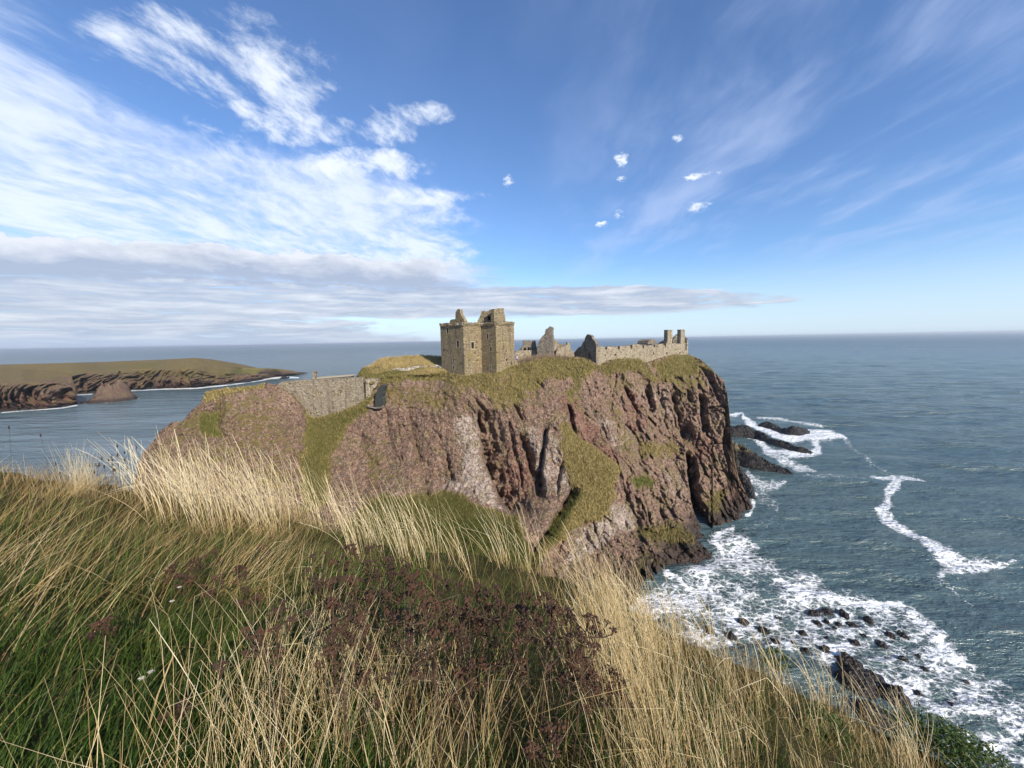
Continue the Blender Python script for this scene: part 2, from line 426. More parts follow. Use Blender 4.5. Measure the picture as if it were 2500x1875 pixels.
# cracks and clefts: polyline, half width to the left, width to the right, depth in metres
CLEFT = [([(998, 1011), (1007, 1056), (1019, 1101), (1031, 1155), (1046, 1222)], 4, 20, 2.2),
         ([(1166, 1010), (1169, 1029), (1177, 1071), (1184, 1131), (1206, 1179), (1227, 1228), (1250, 1252)], 5, 70, 7.5),
         ([(1240, 1030), (1245, 1047), (1251, 1089), (1266, 1137), (1275, 1191)], 4, 10, 2.5),
         ([(1270, 1065), (1284, 1116), (1302, 1173), (1312, 1216)], 4, 30, 5.0),
         ([(1335, 1041), (1326, 1101), (1320, 1161), (1320, 1205)], 14, 7, 4.0),
         ([(1373, 1130), (1362, 1176), (1361, 1207)], 5, 7, 2.4),
         ([(1091, 1115), (1095, 1140), (1103, 1180)], 4, 12, 2.4),
         ([(1256, 990), (1264, 1008), (1278, 1030)], 4, 14, 3.0),
         ([(1386, 990), (1394, 1025), (1402, 1058)], 4, 12, 4.0),
         ([(1435, 985), (1450, 1015), (1478, 1060), (1500, 1115)], 4, 14, 2.2),
         ([(1523, 940), (1530, 958), (1543, 987), (1556, 1004)], 5, 24, 5.5),
         ([(1574, 948), (1583, 970), (1588, 994), (1582, 1008)], 5, 16, 4.5),
         ([(1600, 940), (1612, 975), (1616, 1000)], 4, 12, 3.0),
         ([(1636, 960), (1640, 975), (1654, 1017), (1667, 1075)], 4, 24, 5.0),
         ([(1676, 950), (1682, 975), (1692, 1012)], 4, 13, 4.0),
         ([(1706, 960), (1712, 1000), (1714, 1056)], 4, 20, 5.0),
         ([(1676, 1112), (1680, 1145), (1683, 1190), (1692, 1240), (1722, 1305)], 4, 26, 11.0),
         ([(1716, 900), (1728, 925), (1742, 950), (1756, 985)], 4, 18, 4.5),
         ([(1608, 1235), (1616, 1262), (1628, 1292)], 3, 12, 2.2),
         ([(1548, 1195), (1552, 1235), (1559, 1265)], 3, 12, 2.5),
         ([(1579, 1248), (1588, 1288)], 3, 10, 2.5),
         ([(1740, 1150), (1752, 1178)], 4, 12, 2.5),
         ([(1735, 1110), (1745, 1140)], 4, 12, 2.5),
         ([(1402, 1190), (1384, 1225), (1362, 1256), (1332, 1306), (1304, 1345), (1300, 1420)], 12, 26, 5.5),
         ([(940, 1000), (950, 1060), (965, 1130), (970, 1180)], 3, 12, 0.9),
         ([(960, 1000), (975, 1080), (985, 1150)], 3, 12, 0.9),
         ([(884, 1060), (890, 1100), (905, 1130)], 4, 12, 1.6),
         ([(540, 955), (541, 1000), (536, 1045), (560, 1080)], 5, 10, 1.6),
         ([(1160, 975), (1175, 995), (1185, 1010)], 5, 12, 2.5),
         ([(1310, 930), (1325, 945)], 7, 10, 3.0),
         ([(1775, 1015), (1765, 1080), (1778, 1150), (1800, 1230)], 4, 10, 2.0)]
LEDGE = [([(1586, 1020), (1600, 1036)], 8, 3.0), ([(1575, 1292), (1600, 1300), (1640, 1288)], 7, 3.0), ([(1730, 1083), (1780, 1080)], 5, 1.6), ([(1730, 1040), (1726, 1062), (1748, 1078)], 5, 2.2)]
def interp_poly(tab, px, k):
    t = np.asarray(tab, float); return np.interp(px, t[:, 0], t[:, k])

VEGP = [  # polygon, strength of cover, greenness
    ([(742, 1008), (766, 1021), (835, 1004), (889, 976), (925, 945), (905, 990), (870, 1015), (835, 1060), (805, 1120), (800, 1220), (730, 1260), (738, 1150), (744, 1080)], 1.0, 0.62),
    ([(955, 1205), (1030, 1212), (1090, 1195), (1150, 1225), (1250, 1262), (1290, 1310), (1312, 1400), (1300, 1500), (800, 1500), (830, 1300), (900, 1215)], 1.0, 0.75),
    ([(1050, 1270), (1180, 1255), (1270, 1300), (1305, 1380), (1280, 1470), (1040, 1480)], 1.0, 1.0),
    ([(1362, 1030), (1400, 1050), (1440, 1085), (1480, 1112), (1516, 1140), (1502, 1185), (1490, 1252), (1440, 1275), (1400, 1290), (1350, 1335), (1300, 1400), (1296, 1380), (1345, 1285), (1398, 1195), (1380, 1140), (1372, 1090)], 1.0, 0.22),
    ([(1398, 1195), (1420, 1210), (1380, 1280), (1330, 1350), (1300, 1420), (1290, 1390), (1345, 1285)], 1.0, 0.9),
    ([(1540, 1160), (1600, 1165), (1595, 1195), (1555, 1197)], 0.9, 0.95),
    ([(1560, 1288), (1640, 1280), (1700, 1300), (1700, 1335), (1600, 1330), (1560, 1315)], 0.75, 0.45),
    ([(1720, 1200), (1760, 1195), (1780, 1260), (1735, 1270)], 0.6, 0.4),
    ([(1555, 1080), (1655, 1075), (1668, 1110), (1600, 1120), (1560, 1115)], 0.7, 0.2),
    ([(490, 1010), (540, 1005), (538, 1075), (490, 1062)], 0.9, 0.85),
    ([(430, 1030), (500, 1000), (500, 1060), (440, 1050)], 0.5, 0.3),
    ([(500, 952), (650, 930), (640, 955), (570, 956), (520, 972), (498, 985)], 0.9, 0.3),
    ([(935, 905), (1090, 900), (1100, 928), (1000, 922), (935, 940)], 1.0, 0.55),
    ([(1090, 905), (1260, 880), (1300, 930), (1270, 1000), (1180, 965), (1100, 935)], 0.72, 0.3),
    ([(1240, 895), (1290, 880), (1420, 865), (1470, 890), (1440, 925), (1330, 925), (1300, 960), (1240, 940)], 0.95, 0.3),
    ([(1455, 890), (1520, 870), (1565, 870), (1610, 925), (1600, 935), (1540, 905), (1480, 915), (1460, 900)], 0.95, 0.35),
    ([(1590, 890), (1625, 865), (1700, 862), (1712, 890), (1705, 920), (1620, 925)], 1.0, 0.4),
    ([(1700, 868), (1740, 900), (1745, 915), (1712, 895)], 0.9, 0.2),
    ([(1385, 900), (1425, 905), (1420, 975), (1390, 985)], 0.75, 0.5),
    ([(1420, 900), (1560, 905), (1720, 920), (1730, 960), (1600, 950), (1500, 960)], 0.5, 0.2),
    ([(1470, 940), (1530, 1010), (1550, 1120), (1530, 1130), (1490, 1030)], 0.5, 0.15),
    ([(900, 930), (1200, 940), (1300, 1010), (1150, 1010), (1000, 1000), (920, 980)], 0.44, 0.1),
    ([(880, 1080), (930, 1085), (960, 1180), (900, 1190)], 0.45, 0.2),
    ([(400, 1040), (520, 970), (680, 960), (740, 1060), (735, 1200), (360, 1200)], 0.34, 0.1),
    ([(1560, 1340), (1640, 1360), (1600, 1400), (1530, 1420)], 0.5, 0.4)]
PALEP = [([(1105, 1020), (1160, 1010), (1175, 1080), (1190, 1160), (1240, 1245), (1180, 1230), (1130, 1180), (1120, 1100)], 1.0),
         ([(1275, 1040), (1340, 1040), (1400, 1110), (1410, 1180), (1380, 1220), (1310, 1190), (1290, 1110)], 0.8),
         ([(1480, 1230), (1550, 1222), (1560, 1290), (1500, 1310), (1430, 1360), (1360, 1420), (1390, 1330), (1450, 1270)], 1.0),
         ([(1425, 985), (1470, 1010), (1540, 1050), (1548, 1110), (1510, 1110), (1450, 1040)], 0.7), ([(1520, 935), (1640, 940), (1650, 1030), (1580, 1030)], 0.6),
         ([(1600, 1100), (1680, 1110), (1685, 1230), (1600, 1240)], 0.5), ([(1660, 950), (1780, 960), (1780, 1080), (1680, 1060)], 0.35),
         ([(1110, 1150), (1180, 1180), (1230, 1240), (1060, 1200)], 0.8), ([(560, 960), (700, 960), (740, 1100), (700, 1200), (580, 1100)], 0.35), ([(1280, 910), (1330, 905), (1330, 960), (1290, 960)], 0.6)]
REDP = [([(1350, 970), (1400, 960), (1520, 1120), (1500, 1150), (1400, 1080)], 0.9), ([(1515, 945), (1600, 960), (1600, 1040), (1540, 1060)], 0.8), ([(1660, 1060), (1745, 1060), (1740, 1120), (1680, 1130)], 0.8),
        ([(1185, 1090), (1275, 1060), (1320, 1200), (1250, 1240)], 0.75), ([(505, 975), (545, 970), (545, 990), (510, 990)], 0.9), ([(930, 930), (1060, 930), (1100, 1150), (980, 1180)], 0.35)]

def masks(px, py, lst):
    r = np.zeros(px.shape)
    for pl, st, *_ in lst: r = np.maximum(r, poly_mask(px, py, pl, 16) * st)
    return r

def build_headland():
    pxs = np.concatenate([np.arange(326, 1838.1, 1.85)])
    nrow = 250
    t = np.linspace(0, 1, nrow)
    top = interp_poly(RIM, pxs, 1) + 1.6 * fbm2(pxs * 0.06, pxs * 0 + 3.3, 4, 5) * np.clip((pxs - 300) / 40, 0, 1)
    bot = interp_poly(BOT, pxs, 1)
    bot = np.maximum(bot, top + 2)
    PX = np.repeat(pxs[None], nrow, 0); PY = top[None] + (bot - top)[None] * t[:, None]
    D = tps(CTRL, 0.6)(PX, PY)
    seaD = depth_z(PX, PY, -0.4)
    # clefts
    nz1 = 1 + 0.5 * fbm2(PX * 0.05, PY * 0.05, 3, 11)
    jx = 3.0 * fbm2(PX * 0.03, PY * 0.045, 4, 21)
    for ln_, wl, wr, dep in CLEFT:
        x0 = min(p[0] for p in ln_) - wr - 20; x1 = max(p[0] for p in ln_) + wr + 20
        y0 = min(p[1] for p in ln_) - 30; y1 = max(p[1] for p in ln_) + 30
        c = np.where((pxs > x0) & (pxs < x1))[0]
        sub = np.s_[:, c[0]:c[-1] + 1]
        a = np.asarray(ln_, float)
        yy = PY[sub]; xc = np.interp(yy, a[:, 1], a[:, 0])
        off = PX[sub] + jx[sub] - xc
        fade = sstep(a[0, 1] - 14, a[0, 1] + 16, yy) * (1 - sstep(a[-1, 1] - 14, a[-1, 1] + 12, yy))
        prof = np.where(off < 0, 1 - sstep(0, wl, -off), np.clip(1 - off / wr, 0, 1) ** 1.2)
        D[sub] = D[sub] + dep * (0.72 if a[0, 0] > 1420 and dep < 10 else 0.9) * fade * prof * np.clip(nz1[sub], 0.4, 1.6)
    for ln_, wd, dep in LEDGE:
        d_, s_, _ = stroke(PX, PY, ln_, wd)
        D = D + dep * (1 - sstep(0, 1, d_)) * np.where(s_ > 0, 1.0, 0.25)
    veg = np.zeros(PX.shape); green = np.zeros(PX.shape)
    warp = 9 * fbm2(PX * 0.02, PY * 0.02, 4, 31); warp2 = 9 * fbm2(PX * 0.02 + 40, PY * 0.02, 4, 33)
    for pl, st, gr in VEGP:
        mk = poly_mask(PX + warp, PY + warp2, pl, 22 if st < 0.8 else 14) * st
        green = np.where(mk > 0.25, np.maximum(gr * mk / max(st, .01), np.where(veg > mk, green, 0)), green)
        veg = np.maximum(veg, mk)
    pale = masks(PX + warp, PY + warp2, PALEP); red = masks(PX + warp, PY + warp2, REDP)
    W = CAM + ray(PX, PY) * D[..., None]
    rock = 1 - sstep(0.45, 0.8, veg)
    # fluting and bedding (leans over to the right on the left part, upright on the right)
    lean_ = np.interp(PX, [330, 900, 1200, 1500, 1838], [0.1, 0.25, 0.35, 0.25, 0.12])
    u = W[..., 0] - lean_ * (40 - W[..., 2])
    big = fbm3(np.stack([u * 0.16, W[..., 1] * 0.05, W[..., 2] * 0.045], -1), 4, 3)
    rid = 1 - np.abs(fbm3(np.stack([u * 0.42, W[..., 1] * 0.1, W[..., 2] * 0.085], -1), 4, 9)) * 1.5
    rid2 = 1 - np.abs(fbm3(np.stack([u * 0.15, W[..., 1] * 0.1, W[..., 2] * 0.30], -1), 3, 14)) * 1.5
    gra = fbm3(W * 0.9, 3, 41, 0.6)
    fine = noise3(W * 2.3, 51)
    right = sstep(1380, 1560, PX)
    amp = np.where(PX < 745, 0.55, 1.0) * (0.45 + 0.42 * right) * rock
    amp = amp * (0.45 + 0.55 * sstep(0, 0.12, t)[:, None])
    wv = np.stack([noise3(W * 0.11, 44), noise3(W * 0.11, 45), noise3(W * 0.11, 46)], -1) * 3.0
    Wb = np.stack([u, W[..., 1], W[..., 2]], -1) + wv
    c1, e1 = cells(Wb * np.array([0.30, 0.25, 0.16]), 3)
    c2, e2 = cells(Wb * np.array([0.85, 0.7, 0.55]), 7)
    blocks = (c1 - 0.5) * 2.2 - 0.7 * (1 - sstep(0, 0.16, e1)) + (c2 - 0.5) * 0.75 - 0.30 * (1 - sstep(0, 0.2, e2))
    D = D - (big * 2.2 + (rid - 0.5) * 0.40 + (rid2 - 0.5) * 0.5 + blocks * 0.8) * amp - gra * (0.22 + 0.26 * rock) - fine * (0.12 + 0.10 * rock)
    D = D + (1 - rock) * (0.35 * fbm3(W * 0.35, 3, 61) + 0.22 * fbm3(W * np.array([0.8, 0.8, 2.2]), 2, 63))
    # meet the sea on the right-hand side, keep the rim's course
    fin = sstep(0.93, 1.0, t)[:, None] * (PX > 1560)
    D = D * (1 - fin) + seaD * fin
    r0 = (1 - sstep(0, 0.025, t))[:, None]
    W = CAM + ray(PX, PY) * D[..., None]
    # behind the rim: land running back, then down to the sea
    rows = []
    rim = W[0]
    for dist, fr in ((1.2, 0), (3, 0), (6, 0), (11, 0), (20, 0), (32, 0), (46, 1), (60, 2)):
        slope = np.interp(pxs, [330, 680, 760, 900, 935, 1085, 1110, 1255, 1300, 1690, 1720, 1840], [-0.5, -0.35, -0.10, -0.05, -0.03, -0.03, -0.06, -0.10, -0.13, -0.14, -0.6, -0.9])
        z = rim[:, 2] + slope * dist - 0.4 * (dist > 1)
        if fr == 1: z = z * 0.5
        if fr == 2: z = z * 0 - 3
        z = np.maximum(z, -3)
        q = np.stack([rim[:, 0] * (1 - 0.003 * dist), rim[:, 1] + dist, z], -1)
        q[:, 2] += 0.25 * fbm2(q[:, 0] * 0.3, q[:, 1] * 0.3, 3, 71)
        rows.append(q)
    low = W[-1].copy(); hh = np.maximum(low[:, 2], 0); foot = []
    for fr in np.linspace(0.08, 1.0, 14):                      # the foot runs on down to the water out of sight
        q = low.copy(); q[:, 1] -= fr * (1.0 + 0.85 * hh); q[:, 2] = low[:, 2] * (1 - fr) - 3 * fr
        q = q + (0.1 + 0.06 * hh)[:, None] * np.stack([fbm3(q * 0.35, 3, 480), fbm3(q * 0.35, 3, 484), fbm3(q * 0.35, 3, 488)], -1) * min(1, 4 * fr)
        foot.append(q)
    foot = np.stack(foot); nf_ = len(foot)
    W2 = np.concatenate([np.stack(rows[::-1]), W, foot], 0)
    nb = len(rows)
    def ext(a, bk, dn): return np.concatenate([np.repeat(bk[None], nb, 0), a, dn[None] * np.linspace(1, .1, nf_)[:, None]], 0)
    one = np.ones(len(pxs))
    o = mesh_obj('headland', W2.reshape(-1, 3), grid_faces(W2.shape[0], W2.shape[1])[:, ::-1].copy(), M_CLIFF,
                 attrs=dict(veg=ext(veg, one, veg[-1]), green=ext(green, one * 0.4, green[-1]), pale=ext(pale, one * 0, pale[-1]), red=ext(red, one * 0, red[-1])))
    tag(o, 'steep headland of brown and pink conglomerate carrying the ruined castle', 'headland', kind='structure')
    return W, veg, green, PX, PY
HW, HVEG, HGREEN, HPX, HPY = build_headland()

def patch(name, top, bot, ctrl, step, nrow, amp, vegf, label, cat, back, seed=0, mat=None, under=(-1.5, -4), radial=False):
    """A relief of ground seen from the front, closed behind; vegf(PX,PY,t,W) gives veg, green, pale, red."""
    x0 = top[0][0]; x1 = top[-1][0]
    pxs = np.arange(x0, x1 + .1, step); t = np.linspace(0, 1, nrow)
    tp = interp_poly(top, pxs, 1); bt = np.maximum(interp_poly(bot, pxs, 1), tp + 0.5)
    PX = np.repeat(pxs[None], nrow, 0); PY = tp[None] + (bt - tp)[None] * t[:, None]
    D = tps(ctrl, 0.5)(PX, PY)
    W = CAM + ray(PX, PY) * D[..., None]
    D = D - amp(PX, PY, t[:, None], W)
    W = CAM + ray(PX, PY) * D[..., None]
    rim = W[0]; rows = []
    for dist, dz in back:
        q = rim + (dist * np.stack([rim[:, 0], rim[:, 1], 0 * rim[:, 0]], -1) / np.linalg.norm(rim[:, :2], axis=1)[:, None] if radial else np.array([0, dist, 0])); q[:, 2] = np.maximum(rim[:, 2] + dz, -3) if dz > -90 else -3
        rows.append(q)
    low = W[-1] + np.array([0, under[0], 0]); low[:, 2] += under[1]
    W2 = np.concatenate([np.stack(rows[::-1]), W, low[None]], 0)
    A = vegf(PX, PY, t[:, None], W)
    nb = len(rows)
    at_ = {k: np.concatenate([np.repeat(a[:1], nb, 0), a, a[-1:]], 0) for k, a in zip(('veg', 'green', 'pale', 'red'), A)}
    o = mesh_obj(name, W2.reshape(-1, 3), grid_faces(*W2.shape[:2])[:, ::-1].copy(), mat or M_CLIFF, attrs=at_)
    tag(o, label, cat, kind='structure')
    return W, A

# grassy mound left of the keep
MT = [(862, 931), (872, 920), (884, 900), (888, 897.5), (904, 895), (916, 886), (931, 877), (960, 873.5), (1000, 871), (1031, 869.5), (1060, 871), (1082, 873), (1092, 875)]
MB = [(862, 938), (884, 937), (910, 935), (924, 925), (945, 919), (1000, 915.5), (1080, 911.5), (1092, 912)]
MC = [(x, y, 124 if x > 900 else 114) for x, y in MT] + [(900, 897, 116), (950, 897, 118), (1000, 896, 119), (1080, 893, 119), (950, 903, 113.5), (1080, 898, 113), (890, 915, 110.5), (950, 912, 109), (1020, 908, 110), (1080, 903, 110.5), (885, 932, 107.5), (924, 924, 106.6), (945, 918, 107.2), (1000, 914.5, 108.2), (1080, 910.5, 109.0), (1092, 911, 109)]
MOUND, MA = patch('grass_mound', MT, MB, MC, 1.6, 44, lambda X_, Y_, t, W: 0.5 * fbm3(W * 0.5, 4, 81) - 0.6 * np.exp(-((Y_ - 898) / 2.0) ** 2) * (X_ < 955),
      lambda X_, Y_, t, W: (np.ones(X_.shape), 0.75 * sstep(894, 901, Y_) * (0.6 + 0.6 * fbm3(W * 0.15, 2, 83)), 0 * X_, 0 * X_),
      'grassy mound of straw coloured turf beside the tall keep', 'mound', ((2, -0.3), (8, -2.5), (16, -9), (22, -30), (26, -99)), under=(1.5, -1.2))

# far headland across the bay
FT = [(-260, 889), (0, 890), (120, 887), (240, 884), (378, 878.5), (430, 876), (477, 873.5), (490, 876), (510, 888), (526, 895), (560, 897), (584, 898), (640, 899), (670, 900), (684, 907), (694, 914), (697, 917)]
FB = [(-260, 966), (150, 962), (227, 960), (306, 953.5), (395, 948), (481, 945), (567, 936), (620, 929), (653, 924), (680, 919.5), (697, 917.5)]
def fd(x, y): return float(depth_z(x, y, 0))
FC = [(x, y, fd(x, y)) for x, y in FB]
FC += [(-260, 889, 470), (0, 890, 470), (240, 884, 500), (378, 878.5, 500), (477, 873.5, 490), (526, 895, 500), (584, 898, 520), (670, 900, 556), (694, 914, 570), (0, 915, 430), (-200, 915, 430),
       (180, 915, 432), (240, 915, 436), (300, 915, 440), (400, 910, 450), (480, 900, 462), (200, 895, 462), (300, 893, 470), (420, 890, 470), (560, 912, 480), (640, 908, 535), (240, 940, 422), (480, 925, 440), (100, 940, 420)]
def famp(X_, Y_, t, W):
    u = W[..., 0] + 0.15 * W[..., 2]
    cl = sstep(0.30, 0.5, t) * (1 - sstep(0.93, 1, t))
    Wq = np.stack([u, W[..., 1] * 0.5, W[..., 2]], -1)
    r = 1 - np.abs(fbm3(Wq * np.array([0.075, 0.03, 0.022]), 5, 90, 0.6)) * 1.6
    b_ = fbm3(Wq * np.array([0.022, 0.02, 0.03]), 4, 95)
    c1, e1 = cells(Wq * np.array([0.10, 0.06, 0.075]) + 0.5 * np.stack([b_, b_, b_], -1), 5)
    c2, e2 = cells(Wq * np.array([0.26, 0.15, 0.22]), 9)
    k = 1.0 - 0.6 * sstep(520, 600, X_)
    d_ = ((r - 0.5) * 11 + b_ * 9 + (c1 - .5) * 7 - 3 * (1 - sstep(0, .15, e1)) + (c2 - .5) * 2.4 - 1.2 * (1 - sstep(0, .2, e2))) * cl * k
    for cx_, cy_, wx_, wy_, am_ in ((204, 938, 9, 16, 14), (365, 936, 14, 9, 10), (292, 918, 4, 13, 9), (332, 938, 6, 9, 6), (228, 948, 16, 6, 6), (3, 972, 6, 22, 5)):
        q = ((X_ + 9 * b_ - cx_) / wx_) ** 2 + ((Y_ + 6 * r - 3 - cy_) / wy_) ** 2
        d_ = d_ - am_ * (1 - sstep(0.5, 1.3, q)) * (1 if cx_ < 100 else (X_ > 189))
    return d_ + 1.2 * fbm3(W * 0.12, 3, 97)
def fveg(X_, Y_, t, W):
    line = np.interp(X_, [-260, 0, 60, 130, 190, 240, 330, 430, 500, 560, 600, 700], [918, 918, 912, 922, 913, 908, 914, 918, 922, 918, 912, 905]) + 7 * fbm2(X_ * 0.03, Y_ * 0.05, 4, 99)
    v = 1 - sstep(-5, 6, Y_ - line)
    v = np.maximum(v, 0.52 * (Y_ < 985) * (0.6 + 0.7 * fbm3(W * 0.03, 3, 101)))
    g = 0.30 + 0.5 * fbm3(W * 0.012, 3, 103) + 0.25 * sstep(480, 540, X_)
    g = g * sstep(0.03, 0.15, t)
    return v, np.clip(g - .16, 0, 1), 0.05 + 0 * X_, 0.9 * sstep(0.5, 0.8, t + 0.25 * fbm3(W * 0.05, 3, 107))
NT = [(-260, 903), (0, 904), (80, 902), (130, 905), (160, 911), (175, 920), (182, 940), (186, 965), (188.5, 984)]
NB = [(-260, 1012), (0, 1005), (62, 1000), (150, 993), (184, 989), (188.5, 987.5)]
NC = [(x, y, fd(x, y)) for x, y in NB] + [(-260, 903, 350), (0, 904, 350), (80, 902, 350), (130, 905, 345), (160, 911, 340), (175, 920, 336), (182, 940, 330), (186, 965, 322), (-200, 930, 316), (0, 925, 318), (60, 922, 320), (120, 925, 322), (150, 950, 316), (0, 960, 303), (100, 960, 306)]
patch('far_headland', FT, FB, FC, 2.0, 90, famp, fveg, 'low grassy headland with dark cliffs across the bay', 'headland', ((25, -3), (70, -11), (120, -22), (160, -99)), mat=M_FAR)

patch('near_cliff', NT, NB, NC, 1.6, 70, famp, fveg, 'dark red brown sea cliff with a grassy top, at the left edge of the bay', 'cliff', ((10, -.6), (40, -8), (60, -20), (80, -99)), radial=True, mat=M_FAR)

# ------------------------------------------------------------------ sea
FOAM_LINE = [(2195, 1168), (2184, 1189), (2168, 1207), (2166, 1233), (2145, 1250), (2200, 1288), (2256, 1323), (2310, 1360), (2347, 1381)]
FOAM_W = [12, 17, 15, 15, 14, 13, 15, 24, 26]
SURF = [(1505, 1478), (1590, 1440), (1617, 1415), (1672, 1390), (1735, 1368), (1738, 1308), (1790, 1284), (1812, 1315), (1907, 1390), (1979, 1395), (2065, 1440), (2178, 1478), (2223, 1489), (2291, 1552), (2336, 1590),
        (2382, 1622), (2500, 1688), (2640, 1750), (2640, 2000), (2427, 1880), (2336, 1790), (2268, 1742), (1952, 1607), (1816, 1562), (1726, 1584), (1613, 1535)]
def foam_field(px, py):
    f = np.zeros(px.shape)
    wx = px + 9 * fbm2(px * 0.03, py * 0.045, 3, 201); wy = py + 5 * fbm2(px * 0.03 + 9, py * 0.045, 3, 203)
    d, _, _ = stroke(wx, wy, FOAM_LINE, FOAM_W); f = np.maximum(f, 0.80 * (1 - sstep(0.40, 1.3, d)))
    for ln_, wd, st in (([(2347, 1381), (2400, 1376), (2440, 1378), (2478, 1368)], [26, 20, 12, 4], 0.85), ([(2195, 1168), (2256, 1169)], [10, 4], 0.9), ([(2133, 1164), (2195, 1170)], [5, 12], 0.9), ([(2340, 1381), (2300, 1398), (2275, 1412)], [22, 16, 5], 0.7),
                        ([(2276, 1412), (2310, 1425), (2329, 1442), (2365, 1468), (2372, 1493)], [6, 8, 7, 6, 3], 0.55),
                        ([(1898, 1417), (1952, 1453), (2020, 1456), (2088, 1476), (2200, 1478)], [12, 20, 20, 18, 12], 1.0), ([(2223, 1494), (2291, 1562), (2336, 1607), (2375, 1626)], [16, 24, 24, 14], 1.0),
                        ([(1782, 1290), (1745, 1312), (1765, 1345)], [10, 14, 10], 1.0), ([(1625, 1405), (1680, 1440), (1755, 1458)], [10, 14, 8], 0.95), ([(1740, 1322), (1800, 1320), (1850, 1335)], [16, 22, 6], 0.75),
                        ([(1808, 1182), (1834, 1199), (1840, 1238), (1826, 1262)], [6, 9, 9, 6], 1.0), ([(1823, 1150), (1832, 1175), (1863, 1186), (1920, 1180)], [8, 14, 22, 8], 0.75), ([(1850, 1200), (1880, 1225), (1900, 1250)], [26, 26, 8], 0.5),
                        ([(1816, 1018), (1845, 1042), (1881, 1056), (1926, 1072), (1960, 1064), (2020, 1060), (2062, 1068)], [7, 12, 13, 13, 18, 20, 6], 1.0), ([(1990, 1080), (2000, 1104), (1935, 1110), (1880, 1098), (1827, 1064)], [20, 12, 12, 10, 8], 0.95), ([(1868, 1104), (1900, 1118), (1950, 1140), (1990, 1150)], [8, 14, 18, 6], 0.75),
                        ([(1850, 1020), (1900, 1022), (1962, 1034), (2010, 1040)], [4, 5, 6, 3], 0.7), ([(1785, 1015), (1812, 1012)], [8, 4], 0.9), ([(2060, 1072), (2086, 1097), (2112, 1113), (2126, 1131), (2160, 1148)], [10, 6, 7, 7, 6], 0.52), ([(1950, 1165), (2040, 1165), (2135, 1166)], [8, 9, 4], 0.45),
                        ([(306, 954.5), (395, 950.5), (440, 948), (481, 947.5), (567, 939), (640, 928), (660, 923), (700, 921), (730, 922)], [1.5, 1.6, 3.5, 3.0, 1.7, 2.4, 4, 4, 2], 1.0), ([(0, 1008), (62, 1003), (150, 996), (188, 990)], [1.6, 1.8, 2, 2.5], 0.9),
                        ([(206, 983), (260, 982), (300, 977), (342, 971)], [2, 2.4, 2.4, 2], 1.0), ([(190, 964), (228, 962)], [1.5, 1.5], 0.9), ([(250, 1163), (300, 1158), (345, 1152)], [3, 7, 7], 0.55)):
        d, _, _ = stroke(wx if wd[0] > 4 else px, wy if wd[0] > 4 else py, ln_, wd); f = np.maximum(f, st * 0.88 * (1 - sstep(0.2, 1.3, d)))
    s = poly_mask(wx, wy, SURF, 16)
    pat = 0.58 + 0.42 * fbm2(px * 0.012, py * 0.02, 4, 207)
    f = np.maximum(f, s * np.clip(pat, 0.2, 0.85))
    near = poly_mask(px, py, [(1740, 1150), (1840, 1150), (1960, 1300), (1900, 1420), (1700, 1420)], 30)
    f = np.maximum(f, near * np.clip(0.16 + 0.25 * fbm2(px * 0.02, py * 0.03, 3, 209), 0, 0.4))
    return f
